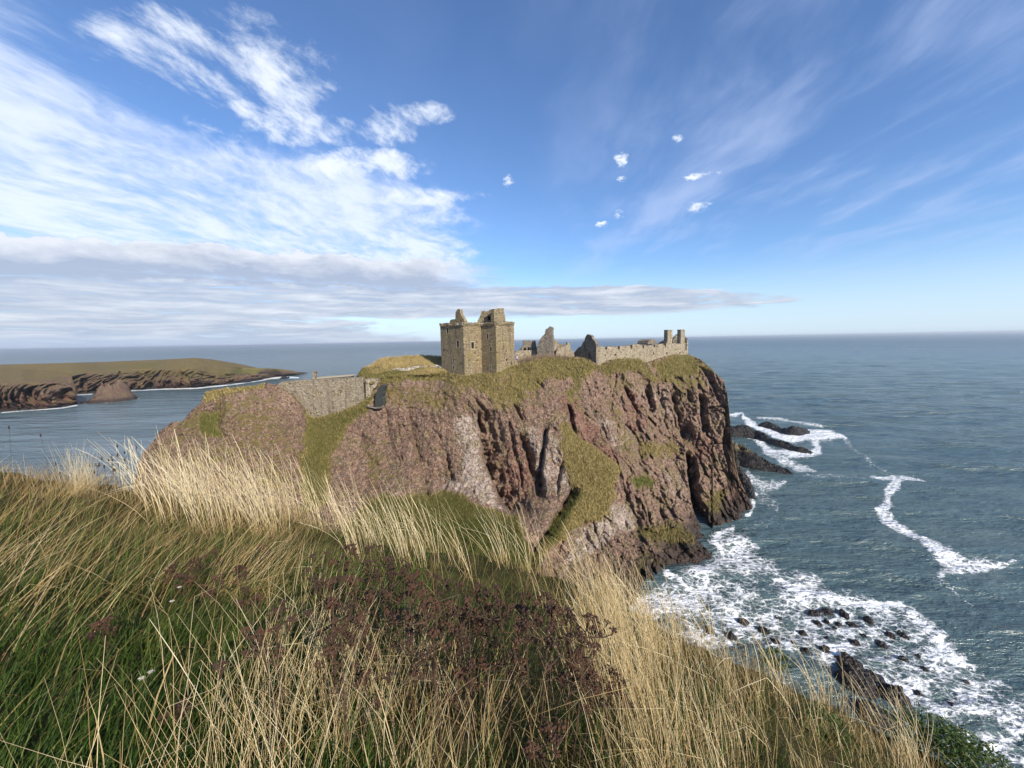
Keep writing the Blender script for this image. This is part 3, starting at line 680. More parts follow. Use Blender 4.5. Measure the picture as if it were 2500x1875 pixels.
def build_sea():
    rad = np.concatenate([38 * np.exp(np.arange(0, 640) * 0.0063), 38 * np.exp(640 * 0.0063) * np.exp(np.linspace(0.02, 3.4, 56))])
    ang = np.radians(np.concatenate([np.linspace(-150, -66, 30), np.linspace(-62, 62, 560), np.linspace(66, 150, 30)]))
    Rr, A = np.meshgrid(rad, ang, indexing='ij')
    x = Rr * np.sin(A); y = Rr * np.cos(A)
    px, py = proj(np.stack([x, y, 0 * x], -1))
    px = np.where(y < 8, -9999, px)
    foam = np.where(y > 8, foam_field(px, py), 0)
    z = 0 * x
    rg = np.random.default_rng(3)
    fade = 1 / (1 + (Rr / 900) ** 2)
    bay = np.interp(px, [0, 1200, 1600], [0.35, 0.5, 1.0])
    main = math.radians(196)
    wp = 6 * fbm2(x * 0.01, y * 0.01, 3, 220)
    for lam, am, sp in ((34, .30, .15), (23, .26, .2), (15, .16, .3), (10.5, .13, .35), (7, .085, .45), (4.6, .06, .6), (3.1, .04, .7), (2.2, .028, .8)):
        for _ in range(2):
            th = main + rg.normal() * sp; k = 2 * math.pi / lam
            ph = k * ((x + wp) * math.sin(th) + (y + wp * 0.5) * math.cos(th)) + rg.uniform(0, 6.28)
            gate = np.clip((lam / (Rr * 0.0075 + .3) - 1.2), 0, 1)
            z = z + am * (np.exp(np.sin(ph) - 1) * 1.6 - 0.75) * gate * (0.6 + 0.6 * fbm2(x * 0.02 + lam, y * 0.02, 2, 230))
    z = z * fade * bay * 1.5 + foam * 0.12 * noise2(x * 1.5, y * 1.5, 240)
    ax_ = np.degrees(A)
    calm_sheen = (1 - sstep(-36, -22, ax_ + 5 * fbm2(x * 0.012, y * 0.012, 3, 245))) * (1 - sstep(380, 620, Rr)) * (ax_ > -100) * (0.75 + 0.5 * fbm2(x * 0.01, y * 0.03, 3, 247))
    m, b, bs = new_mat('sea_water')
    p = b.pos(); fo = b.attr('foam')
    rot = (0, 0, 0.28)
    pm = b.map(p, (0.45, 1.0, 1.0), rot)
    pwp = b.addv(p, b.noise(p, 0.35, 3, 0.5, col=True), 1.6)
    f1 = b.voro(b.map(pwp, (0.75, 1.0, 1.0), rot), 0.85, 'DISTANCE_TO_EDGE')
    f2 = b.voro(b.map(pwp, (0.7, 1.0, 1.0), rot), 2.3, 'DISTANCE_TO_EDGE')
    nb = b.noise(b.map(pwp, (0.6, 1.0, 1.0), rot), 1.1, 6, 0.65)
    lace = (f1 * 1.0).mn(f2 * 1.7 + 0.05)
    # cells of clear water close as the foam thickens
    nc = b.noise(b.map(pwp, (0.5, 1.0, 1.0), rot), 4.5, 5, 0.7)
    body = (fo * 1.0 + (nb - 0.5) * 1.1 + (nc - 0.5) * 0.9 - lace * 1.7 - 0.27).ss(-0.06, 0.40) * fo.ss(0.03, 0.2) * 0.95
    x_, y_, z_ = b.xyz(p)
    caps = b.noise(b.map(p, (0.05, 0.22, 1.0), rot), 1.0, 8, 0.6)
    caps2 = b.noise(b.map(p, (0.01, 0.012, 1.0)), 1.0, 2, 0.5)
    capm = (caps + caps2 * 0.12 - 0.785).ss(0.0, 0.035) * 0.8
    fm = body.mx(capm); cmx = b.attr('calm_sheen')
    w1 = b.noise(b.map(p, (0.4, 1.1, 1.0), rot), 0.42, 5, 0.6)
    w2 = b.noise(b.map(p, (0.5, 1.0, 1.0), (0, 0, 0.05)), 1.7, 4, 0.6)
    far = (x_ * x_ + y_ * y_).sqrt()
    depth_c = b.mix((b.noise(b.map(p, (0.010, 0.03, 1.0), rot), 1.0, 4, 0.5) * 2 - 0.5).clamp(), (0.052, 0.094, 0.108), (0.080, 0.114, 0.106))
    wat = b.mix(fo.ss(0.05, 0.6) * 0.7, depth_c, (0.06, 0.10, 0.10))
    wat = b.mix(cmx * 0.8, wat, (0.135, 0.185, 0.205))  # silvery sky reflection of the sheltered bay painted into its water colour
    col = b.mix(fm, wat, (0.80, 0.82, 0.83))
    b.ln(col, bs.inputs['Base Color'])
    b.ln(fm * 0.7 + (far.ss(100, 3000) * 0.16 + 0.16), bs.inputs['Roughness'])
    bs.inputs['IOR'].default_value = 1.333
    w3 = b.noise(b.map(p, (0.10, 0.36, 1.0), rot), 0.5, 5, 0.6)
    w4 = b.noise(b.map(p, (0.018, 0.085, 1.0), rot), 1.0, 4, 0.6)
    hgt = w4 * far.ss(120, 500) * 12.0 + w1 * 1.0 + w2 * 0.35 + w3 * 3.2 + fm * 0.12
    bn_ = b.new('ShaderNodeBump'); bn_.inputs['Distance'].default_value = 1.0
    b.ln(hgt, bn_.inputs['Height']); b.ln((far.ss(2500, 60) * 0.55 + 0.40) * (cmx * -0.45 + 1.0), bn_.inputs['Strength'])
    b.ln(bn_.outputs[0], bs.inputs['Normal'])
    o = mesh_obj('sea', np.stack([x, y, z], -1).reshape(-1, 3), grid_faces(*x.shape), m, attrs=dict(foam=foam, calm_sheen=calm_sheen), smooth=True)
    # normals up
    if o.data.polygons[0].normal.z < 0: o.data.flip_normals()
    tag(o, 'blue grey sea with white surf round the rocks', 'sea', kind='structure')
build_sea()

# ------------------------------------------------------------------ rocks standing in the sea
def rock_material():
    m, b, bs = new_mat('sea_rock')
    p = b.pos(); x, y, z = b.xyz(p)
    n = b.noise(p, 0.9, 7, 0.65); st = b.noise(b.map(p, (0.5, 0.5, 2.5), (0.5, 0.35, 0.0)), 1.2, 6, 0.6)
    c = b.mix((n * 1.8 - 0.4).clamp(), (0.007, 0.006, 0.006), (0.026, 0.019, 0.016))
    high = b.attr('dry')
    c = b.mix((high + (n - 0.5) * 0.7).ss(0.35, 0.75), c, b.mix(st, (0.10, 0.072, 0.05), (0.20, 0.165, 0.075)))
    b.ln(c, bs.inputs['Base Color']); bs.inputs['Roughness'].default_value = 0.42; bs.inputs['Specular IOR Level'].default_value = 0.45
    b.ln(b.bump(n * 0.8 + st * 0.8 + b.voro(p, 2.6) * 0.7, 1.0, 0.45), bs.inputs['Normal'])
    return m
M_ROCK = rock_material()
def spine_rock(name, pts, label, group=None, seed=0, dry=0.0, rough=0.35, tilt=0.0, mat=None, cat='rock', n_ring=26, step=None, power=1.5, hump=0.5):
    """Rock along a spine of (px, py at the waterline, half width m, height m)."""
    c = np.array([list(sea(a, b_)) for a, b_, *_ in pts]); wd = np.array([q[2] for q in pts], float); ht = np.array([q[3] for q in pts], float)
    if len(c) == 1:
        dirv_ = np.array([math.cos(seed * 1.3), math.sin(seed * 1.3) * 0.6, 0]); L = wd[0] * 1.5
        c = np.array([c[0] - dirv_ * L, c[0] - dirv_ * L * .4, c[0] + dirv_ * L * 0.3, c[0] + dirv_ * L]); wd = wd[0] * np.array([.3, 1, .9, .25]); ht = ht[0] * np.array([.3, 1, .8, .1])
    seg = np.concatenate([[0], np.cumsum(np.linalg.norm(np.diff(c, axis=0), axis=1))])
    n = int(np.clip(seg[-1] / (step or max(0.12, wd.mean() * 0.14)), 12, 90))
    s = np.linspace(0, seg[-1], n)
    C = np.stack([np.interp(s, seg, c[:, k]) for k in range(3)], -1); Wd = np.interp(s, seg, wd); Ht = np.interp(s, seg, ht)
    endf = np.minimum(1, np.minimum(s, seg[-1] - s) / (Wd * 0.8 + 1e-3)) ** 0.5
    tg = np.gradient(C, axis=0); tg /= np.linalg.norm(tg, axis=1)[:, None] + 1e-9
    sd = np.stack([tg[:, 1], -tg[:, 0], 0 * s], -1)
    a = np.linspace(-1, 1, n_ring)
    prof = np.clip(1 - np.abs(a + tilt * (1 - np.abs(a))) ** power, 0, 1)
    V = C[:, None] + sd[:, None] * (a[None] * Wd[:, None] * np.maximum(endf, .12)[:, None])[..., None]
    nz = 0.75 + hump * fbm3(np.stack([V[..., 0] * 0.7 / wd.mean(), V[..., 1] * 0.7 / wd.mean(), V[..., 0] * 0 + seed * 3.7], -1), 4, 300 + seed % 40)
    strat = np.abs(fbm3(np.stack([V[..., 0] * 1.6 / wd.mean() + V[..., 1] * 1.1 / wd.mean(), V[..., 1] * 0.35 / wd.mean(), V[..., 0] * 0 + seed], -1), 3, 340))
    V[..., 2] = -0.5 + (Ht * endf)[:, None] * prof[None] * (nz - rough * strat) + 0.5 * (prof[None] > 0.05)
    V[..., 2] -= 0.6 * (np.abs(a) > 0.97)[None]
    V = V + 0.06 * wd.mean() * np.stack([noise3(V * 1.3, 350), noise3(V * 1.3, 351), noise3(V * 1.3, 352)], -1)
    cv, ce = cells(V * np.array([1.5, 1.2, 1.6]) / (0.35 + 0.35 * wd.mean()), seed % 30)
    V[..., 2] += (cv - 0.55) * 0.34 * wd.mean() ** .7 * prof[None] - 0.12 * (1 - sstep(0, .2, ce)) * prof[None]
    base = C[n // 2].copy()
    dr = np.clip((V[..., 2] - 1.5) / 4.0, 0, 1) * dry
    o = mesh_obj(name, V.reshape(-1, 3) - base, grid_faces(n, n_ring), mat or M_ROCK, attrs=dict(dry=dr, veg=0 * dr, green=0 * dr, pale=0.2 * dr, red=0.25 * (V[..., 2] < 9 + 3 * noise3(V * 0.3, 370))))
    if o.data.polygons[(n // 2) * (n_ring - 1) + n_ring // 2].normal.z < 0: o.data.flip_normals()
    o.location = tuple(base)
    return tag(o, label, cat, group)
spine_rock('rock_rib', [(1770, 1112, 5, 16), (1800, 1122, 5.0, 11.5), (1840, 1134, 5.0, 6.2), (1890, 1146, 4.2, 3.2), (1941, 1162, 1.5, .7)], 'largest dark rib of layered rock running out from the foot of the headland', seed=1, dry=0.7, rough=0.9, n_ring=44, hump=0.22)
spine_rock('rock_rib', [(1768, 1060, 4, 9), (1815, 1062, 4.2, 7.2), (1850, 1068, 4, 4.6), (1880, 1079, 3.0, 2.6), (1905, 1087, 3.6, 3.8), (1935, 1096, 2.6, 2.0), (1955, 1102, 3.4, 3.2), (1988, 1110, 2.0, 1.4)], 'long thin black rib of rock behind the largest rib with water streaming off its tip', seed=2, rough=0.7, n_ring=36, hump=0.22)
spine_rock('rock_skerry', [(1850, 1040, 3, 3.4), (1878, 1042, 4, 3.6), (1905, 1052, 3.4, 1.8), (1936, 1060, 4.4, 5.4), (1960, 1056, 3, 3.4), (1972, 1052, 1.2, .6)], 'black skerry standing apart in the surf farthest out from the headland', seed=3, rough=0.7, n_ring=32, hump=0.22)
spine_rock('rock_rib', [(1786, 1150, 2.6, 9), (1806, 1168, 2.6, 6), (1824, 1190, 2.0, 3.2), (1836, 1222, 1.2, 1)], 'short steep rib of dark rock between the largest rib and the cliff foot', seed=4, rough=0.7)
spine_rock('sea_stack', [(200, 983, 6, 1.5), (230, 982, 8, 5), (240, 981, 9, 13), (250, 981, 10, 19), (276, 979, 11, 21), (298, 977, 10, 21), (306, 975, 9, 16), (311, 975, 8, 6), (322, 973, 5, 2.5), (342, 971, 2, 0.8)], 'flat topped grey sea stack standing in the bay before the far headland', seed=5, mat=M_FAR, rough=0.35, cat='sea stack', n_ring=60, step=0.6, power=4.0)
spine_rock('shore_rock', [(585, 935, 8, 4), (610, 931, 7, 4.5), (640, 926.5, 4, 2)], 'low black rock at the foot of the far headland near its tip', seed=6)
spine_rock('shore_rock', [(682, 926, 3, 2.2), (695, 924, 5, 4), (706, 921, 2, 1)], 'small black rock off the tip of the far headland, beside white water', seed=7)
ROCKG = 'dark rocks awash in the surf below the viewpoint'
SM = [((1900, 1505), (1908, 1512), .55, .5, 'small dark rock at the upper left of the surf below the viewpoint'),
      ((1976, 1500), (2000, 1492), .9, .55, 'low dark rock in the left of the middle row of surf rocks'), ((2002, 1494), (2034, 1490), .9, .6, 'wider dark rock at the top of the middle row of surf rocks'),
      ((2052, 1488), (2070, 1512), .8, .9, 'long dark rock pointing down in the right of the middle row of surf rocks'), ((2110, 1505), (2130, 1524), .8, .9, 'dark pointed rock standing alone right of the middle row of surf rocks'),
      ((1985, 1515), (2008, 1525), .6, .5, None), ((2010, 1512), (2026, 1522), .6, .5, None), ((2038, 1520), (2056, 1525), .6, .4, None), ((2066, 1518), (2096, 1530), .7, .5, None), ((2030, 1530), (2044, 1536), .5, .4, None),
      ((2162, 1542), (2186, 1560), .8, .7, 'dark rock in the surf towards the open sea, nearer the cliff of its pair'), ((2190, 1540), (2220, 1562), .7, .6, 'dark rock in the surf towards the open sea, outer one of its pair'),
      ((2140, 1560), (2165, 1585), .8, .6, 'brown streaked rock half awash between two white patches of surf'), ((1955, 1582), (1975, 1600), 1.0, 1.1, 'upright dark rock left of a white gap, above the big rock mass'),
      ((1998, 1575), (2030, 1600), 1.1, 1.2, 'rounded dark rock right of a white gap, above the big rock mass'), ((2012, 1555), (2026, 1562), .5, .5, None), ((1925, 1565), (1945, 1575), .6, .5, None),
      ((2236, 1596), (2246, 1606), .45, .5, None), ((2252, 1625), (2262, 1640), .6, .6, None), ((2230, 1685), (2255, 1700), .9, .7, 'dark wet rock right of the biggest boulder in the surf'),
      ((2390, 1700), (2405, 1706), .6, .4, None), ((1800, 1512), (1830, 1520), .9, .6, None), ((1770, 1545), (1800, 1560), 1.0, .7, None), ((1720, 1530), (1745, 1545), .9, .6, None), ((2420, 1735), (2440, 1740), .6, .4, None), ((1850, 1530), (1880, 1545), .8, .6, None), ((1880, 1560), (1905, 1572), .9, .7, None), ((2075, 1560), (2100, 1578), .9, .7, None), ((2100, 1548), (2118, 1556), .5, .4, None), ((2196, 1600), (2215, 1618), .8, .6, None), ((2180, 1630), (2200, 1645), .7, .6, None), ((2268, 1668), (2290, 1680), .8, .6, None), ((2310, 1712), (2340, 1728), 1.0, .7, None), ((2350, 1660), (2368, 1668), .5, .4, None), ((1950, 1540), (1972, 1552), .7, .5, None)]
ORD = ['first', 'second', 'third', 'fourth', 'fifth', 'sixth', 'seventh', 'eighth', 'ninth', 'tenth'] + [str(k) + 'th' for k in range(11, 60)]
unl = sorted([i for i, q in enumerate(SM) if q[4] is None], key=lambda i: SM[i][0][0])
for i, (p0, p1, wd, ht, lb) in enumerate(SM):
    m0 = ((p0[0] + p1[0]) / 2, (p0[1] + p1[1]) / 2)
    spine_rock('surf_rock', [(*p0, wd * .5, ht * .5), (*m0, wd, ht), (*p1, wd * .45, ht * .4)], lb or 'small low dark rock almost covered by foam, %s from the left of the low ones' % ORD[unl.index(i)], ROCKG, seed=20 + i, rough=0.5, n_ring=16, step=0.14)
spine_rock('rock_mass', [(2030, 1605, 1.2, 1.0), (2060, 1618, 2.6, 1.8), (2110, 1630, 2.2, 1.2)], 'upper part of the big dark rock mass close under the viewpoint', ROCKG, seed=61, rough=0.5, n_ring=34, step=0.16)
spine_rock('rock_mass', [(2035, 1650, 2.0, 1.4), (2080, 1662, 3.2, 2.4), (2130, 1662, 2.6, 1.6), (2155, 1655, 1.2, .6)], 'broad dark rock mass with a white pool at its lower edge', ROCKG, seed=62, rough=0.5, n_ring=34, step=0.16)
spine_rock('rock_mass', [(2150, 1705, 1.6, 1.4), (2190, 1705, 2.7, 2.8), (2225, 1715, 1.6, 1.0)], 'biggest rounded boulder, dark, nearest the grass at the cliff edge', ROCKG, seed=63, rough=0.5, n_ring=34, step=0.14)
spine_rock('rock_mass', [(2085, 1710, 1.4, 1.2), (2130, 1745, 2.2, 1.8), (2180, 1760, 1.4, 1.0)], 'dark rock partly hidden by dry grass stalks at the bottom of the cove', ROCKG, seed=64, rough=0.5, n_ring=30, step=0.14)

# ------------------------------------------------------------------ masonry
def stone_material(name, c1, c2, c3, sc=2.3, lichen=0.3):
    m, b, bs = new_mat(name)
    p = b.pos()
    pw = b.addv(p, b.noise(p, 1.2, 3, 0.5, col=True), 0.25)
    pm = b.map(pw, (0.75, 0.75, 1.25))
    cr, cg, cb = b.xyz(b.voro(pm, sc, out='Color'))
    edge = b.voro(pm, sc, 'DISTANCE_TO_EDGE')
    n = b.noise(p, 0.35, 5, 0.6); nf = b.noise(p, 5.0, 4, 0.6)
    c = b.mix(cr, c1, c2)
    c = b.mix((cg - 0.72).ss(0.0, 0.2), c, c3)
    c = b.mix((n - 0.52).ss(0.0, 0.14) * lichen, c, (0.30, 0.235, 0.075))
    c = b.mix((b.noise(b.map(p, (1.2, 1.2, 0.12)), 0.8, 5, 0.6) - 0.53).ss(0.0, 0.14) * 0.45, c, (0.10, 0.085, 0.060))
    c = b.mix((cb - 0.88).ss(0.0, 0.1) * 0.7, c, (0.07, 0.058, 0.045))
    c = b.mix(edge.ss(0.10, 0.0) * 0.55, c, (0.19, 0.155, 0.105))
    c = b.mix(1.0, c, b.mix(nf, 0.72, 1.26), 'MULTIPLY')
    b.ln(c, bs.inputs['Base Color']); bs.inputs['Roughness'].default_value = 0.95; bs.inputs['Specular IOR Level'].default_value = 0.15
    h = edge.ss(0.0, 0.16) * 0.8 + cr * 0.7 + nf * 0.4
    b.ln(b.bump(h, 0.9, 0.22), bs.inputs['Normal'])
    return m
M_KEEP = stone_material('keep_stone', (0.27, 0.215, 0.125), (0.37, 0.305, 0.185), (0.30, 0.20, 0.14), lichen=0.5)
M_PALE = stone_material('pale_stone', (0.34, 0.285, 0.20), (0.47, 0.41, 0.30), (0.36, 0.27, 0.20), lichen=0.12)
M_GREY = stone_material('grey_stone', (0.21, 0.185, 0.15), (0.31, 0.28, 0.235), (0.24, 0.175, 0.14), lichen=0.2)
M_WALL = stone_material('curtain_stone', (0.27, 0.23, 0.165), (0.38, 0.33, 0.245), (0.27, 0.20, 0.15), sc=2.6, lichen=0.22)
def plain(name, c, rough=0.9, var=0.3, sc=2.0):
    m, b, bs = new_mat(name)
    n = b.noise(b.pos(), sc, 5, 0.6)
    b.ln(b.mix(1.0, c, b.mix(n, 1 - var, 1 + var), 'MULTIPLY'), bs.inputs['Base Color']); bs.inputs['Roughness'].default_value = rough
    return m
M_DRESS = plain('dressed_stone', (0.34, 0.285, 0.20))
M_SLATE = plain('slate', (0.085, 0.08, 0.075), 0.7)
M_DARK = plain('shaded_interior_stone', (0.10, 0.085, 0.065))  # darker than the walls: unlit inside of openings put into the colour

def hdir(n): return np.array([-n[1], n[0], 0.0])
def box_verts(c, ax, ay, az_):
    c, ax, ay, az_ = map(np.asarray, (c, ax, ay, az_))
    return [c + sx * ax + sy * ay + sz * az_ for sz in (-1, 1) for sx, sy in ((-1, -1), (1, -1), (1, 1), (-1, 1))]
BOXF = [(0, 3, 2, 1), (4, 5, 6, 7), (0, 1, 5, 4), (1, 2, 6, 5), (2, 3, 7, 6), (3, 0, 4, 7)]
def boxes_obj(name, lst, mat, parent=None):
    V = []; F = []
    for c, ax, ay, az_ in lst:
        k = len(V); V += box_verts(c, ax, ay, az_); F += [tuple(k + i for i in f) for f in BOXF]
    return mesh_obj(name, V, F, mat, parent)
Z3 = np.array([0, 0, 1.0])
def ragged_line(pts, amp, step, rg, keep_below=None):
    out = []
    n = len(pts)
    for i in range(n):
        a = np.asarray(pts[i], float); b_ = np.asarray(pts[(i + 1) % n], float)
        out.append(a)
        L = np.linalg.norm(b_ - a); k = int(L / step)
        low = keep_below is not None and a[1] < keep_below and b_[1] < keep_below
        if low: continue
        nv = np.array([-(b_ - a)[1], (b_ - a)[0]]) / (L + 1e-9)
        for j in range(1, k):
            out.append(a + (b_ - a) * (j / k) + nv * rg.uniform(-1, 1) * amp + (b_ - a) / (L + 1e-9) * rg.uniform(-.25, .25) * step)
    return out
def inside(q, loop):
    c = False; n = len(loop)
    for i in range(n):
        x0, y0 = loop[i][0], loop[i][1]; x1, y1 = loop[(i + 1) % n][0], loop[(i + 1) % n][1]
        if (y0 > q[1]) != (y1 > q[1]) and q[0] < (x1 - x0) * (q[1] - y0) / (y1 - y0) + x0: c = not c
    return c
def fill_loops(loops):
    """Triangles (counter-clockwise) filling the first loop less the others."""
    vs = [Vector((float(q[0]), float(q[1]))) for l in loops for q in l]; ed = []; k = 0
    for l in loops:
        m_ = len(l); ed += [(k + i, k + (i + 1) % m_) for i in range(m_)]; k += m_
    v2, _, fc, *_r = delaunay_2d_cdt(vs, ed, [], 0, 1e-5)
    out = []
    for f in fc:
        for j in range(1, len(f) - 1):
            t = (f[0], f[j], f[j + 1]); a, b_, c = (v2[i] for i in t)
            cr = (b_[0] - a[0]) * (c[1] - a[1]) - (c[0] - a[0]) * (b_[1] - a[1])
            g = ((a[0] + b_[0] + c[0]) / 3, (a[1] + b_[1] + c[1]) / 3)
            if abs(cr) < 1e-9 or not inside(g, loops[0]) or any(inside(g, h) for h in loops[1:]): continue
            out.append(t if cr > 0 else t[::-1])
    return [np.array((v[0], v[1])) for v in v2], out
def slab(name, p0, n, outline, thick, mat, parent=None, holes=(), rag=0.12, step=0.45, seed=0, origin=None, deep=2.2, dress=False, win_name='window', keep_below=None):
    """Wall in the vertical plane (p0, n): outline and holes given in view units, holes become recessed openings (children)."""
    rg = np.random.default_rng(seed + 500); d = hdir(n); org = np.zeros(3) if origin is None else np.asarray(origin)
    def to2(px, py):
        q = on_plane(px, py, p0, n); return np.array([(q - p0) @ d, q[2]])
    o2 = [to2(*q) for q in outline]
    zlow = min(q[1] for q in o2)
    o2 = ragged_line(o2, rag, step, rg, keep_below=(zlow + 0.3 if keep_below is None else keep_below)) if rag > 0 else o2
    area = sum(o2[i][0] * o2[(i + 1) % len(o2)][1] - o2[(i + 1) % len(o2)][0] * o2[i][1] for i in range(len(o2)))
    if area < 0: o2 = o2[::-1]
    h2 = []
    for h in holes:
        x0, y0, x1, y1 = h; a = to2(x0, y1); b_ = to2(x1, y0)
        lo = np.minimum(a, b_); hi = np.maximum(a, b_)
        h2.append([np.array(q) for q in ((lo[0], lo[1]), (lo[0], hi[1]), (hi[0], hi[1]), (hi[0], lo[1]))])
    def w3(q, k=0.0): return p0 + d * q[0] + np.array([0, 0, q[1] - p0[2]]) - n * k
    f2, tr = fill_loops([o2] + h2)
    N = len(f2)
    V = [w3(q) - org for q in f2] + [w3(q, thick) - org for q in f2]
    F = []; flip = d[0] * -n[1] + d[1] * n[0] <= 0
    edges = {}
    for t in tr:
        t = t[::-1] if flip else t
        F.append(t); F.append(tuple(N + i for i in t[::-1]))
        for i in range(3): edges[(t[i], t[(i + 1) % 3])] = 1
    for (a, b_) in list(edges):
        if (b_, a) not in edges: F.append((b_, a, N + a, N + b_))
    ob = mesh_obj(name, V, F, mat, parent)
    root = parent or ob
    for h in h2:
        lo, hi = h[0], h[2]
        c0 = w3((lo + hi) / 2, thick - 0.02) - org; hx = (hi[0] - lo[0]) / 2 + 0.12; hz = (hi[1] - lo[1]) / 2 + 0.12
        t_ = 0.06
        cc = c0 - n * deep / 2
        L = [(c0 - n * deep, d * hx, n * t_, Z3 * hz), (cc + d * hx, d * t_, n * deep / 2, Z3 * hz), (cc - d * hx, d * t_, n * deep / 2, Z3 * hz),
             (cc + Z3 * hz, d * (hx - .08), n * deep / 2, Z3 * t_), (cc - Z3 * hz, d * (hx - .08), n * deep / 2, Z3 * t_)]
        wv_ = boxes_obj(win_name, L, M_DARK, root)
        if dress:
            cf = w3((lo + hi) / 2, 0) - org; ex = (hi[0] - lo[0]) / 2; ez = (hi[1] - lo[1]) / 2; fw = 0.13
            boxes_obj('surround', [(cf + d * (ex + fw), d * (fw - .01), n * .04, Z3 * (ez + .05)), (cf - d * (ex + fw), d * (fw - .01), n * .04, Z3 * (ez + .05)),
                                   (cf + Z3 * (ez + .17), d * (ex + .24), n * .04, Z3 * .11), (cf - Z3 * (ez + .17), d * (ex + .24), n * .045, Z3 * .10)], M_DRESS, wv_)
    return ob

# ------------------------------------------------------------------ the keep
def K(cx, cy): return (1050 + cx / 8.296, 730 + cy / 8.296)
PHI = math.radians(43)
D1 = np.array([-math.cos(PHI), math.sin(PHI), 0]); D2 = np.array([math.sin(PHI), math.cos(PHI), 0])
N1 = np.array([-math.sin(PHI), -math.cos(PHI), 0]); N2 = np.array([math.cos(PHI), -math.sin(PHI), 0])
def along_to(P, dr, px):
    L = np.linspace(0, 40, 4001); q = P[None] + L[:, None] * dr[None]
    x, _ = proj(q); i = int(np.argmin(np.abs(x - px))); return q[i]
kb = at(*K(683, 1000), 105.0); kb[2] = 38.0
kA = along_to(kb, D1, K(243, 900)[0]); kC = along_to(kb, D2, K(1058, 900)[0])
kD = along_to(kC, -D1, K(1352, 900)[0]); kE = along_to(kD, D2, K(1716, 900)[0])
kF = kE + D1 * ((kA - kE) @ D1); kF = kF + D2 * ((kA - kF) @ D2 * 0)
kG = kA + D2 * ((kE - kA) @ D2)
ZB = 35.5
ZT = float(on_plane(*[np.float64(v) for v in K(683, 508)], kb, N1)[2])
keep = empty('tower_keep', (kb[0], kb[1], 38.0), 'tall square ruined tower of tan rubble stone at the cliff edge', 'castle tower')
ORG = np.array(keep.location)
def wall_face(a, b_, holes_px, n):
    """Front face between plan points a and b with window holes; a recessed opening hangs behind each hole."""
    d = (b_ - a); L = np.linalg.norm(d[:2]); d = d / L
    lp = [(0, ZB), (L, ZB), (L, ZT), (0, ZT)]; hs = []
    for x0, y0, x1, y1 in holes_px:
        q0 = on_plane(*K(x0, y1), a, n); q1 = on_plane(*K(x1, y0), a, n)
        s0, s1 = sorted(((q0 - a) @ d, (q1 - a) @ d)); z0, z1 = sorted((q0[2], q1[2]))
        hs.append((s0, z0, s1, z1))
    loops = [lp] + [[(h[0], h[1]), (h[0], h[3]), (h[2], h[3]), (h[2], h[1])] for h in hs]
    flat, tris = fill_loops(loops)
    V = [a + d * x + np.array([0, 0, y - a[2]]) for x, y in flat]
    F = []
    for t in tris:
        p, q, r = V[t[0]], V[t[1]], V[t[2]]
        F.append(tuple(t) if np.cross(q - p, r - p) @ n > 0 else tuple(t)[::-1])
    return V, F, hs, d
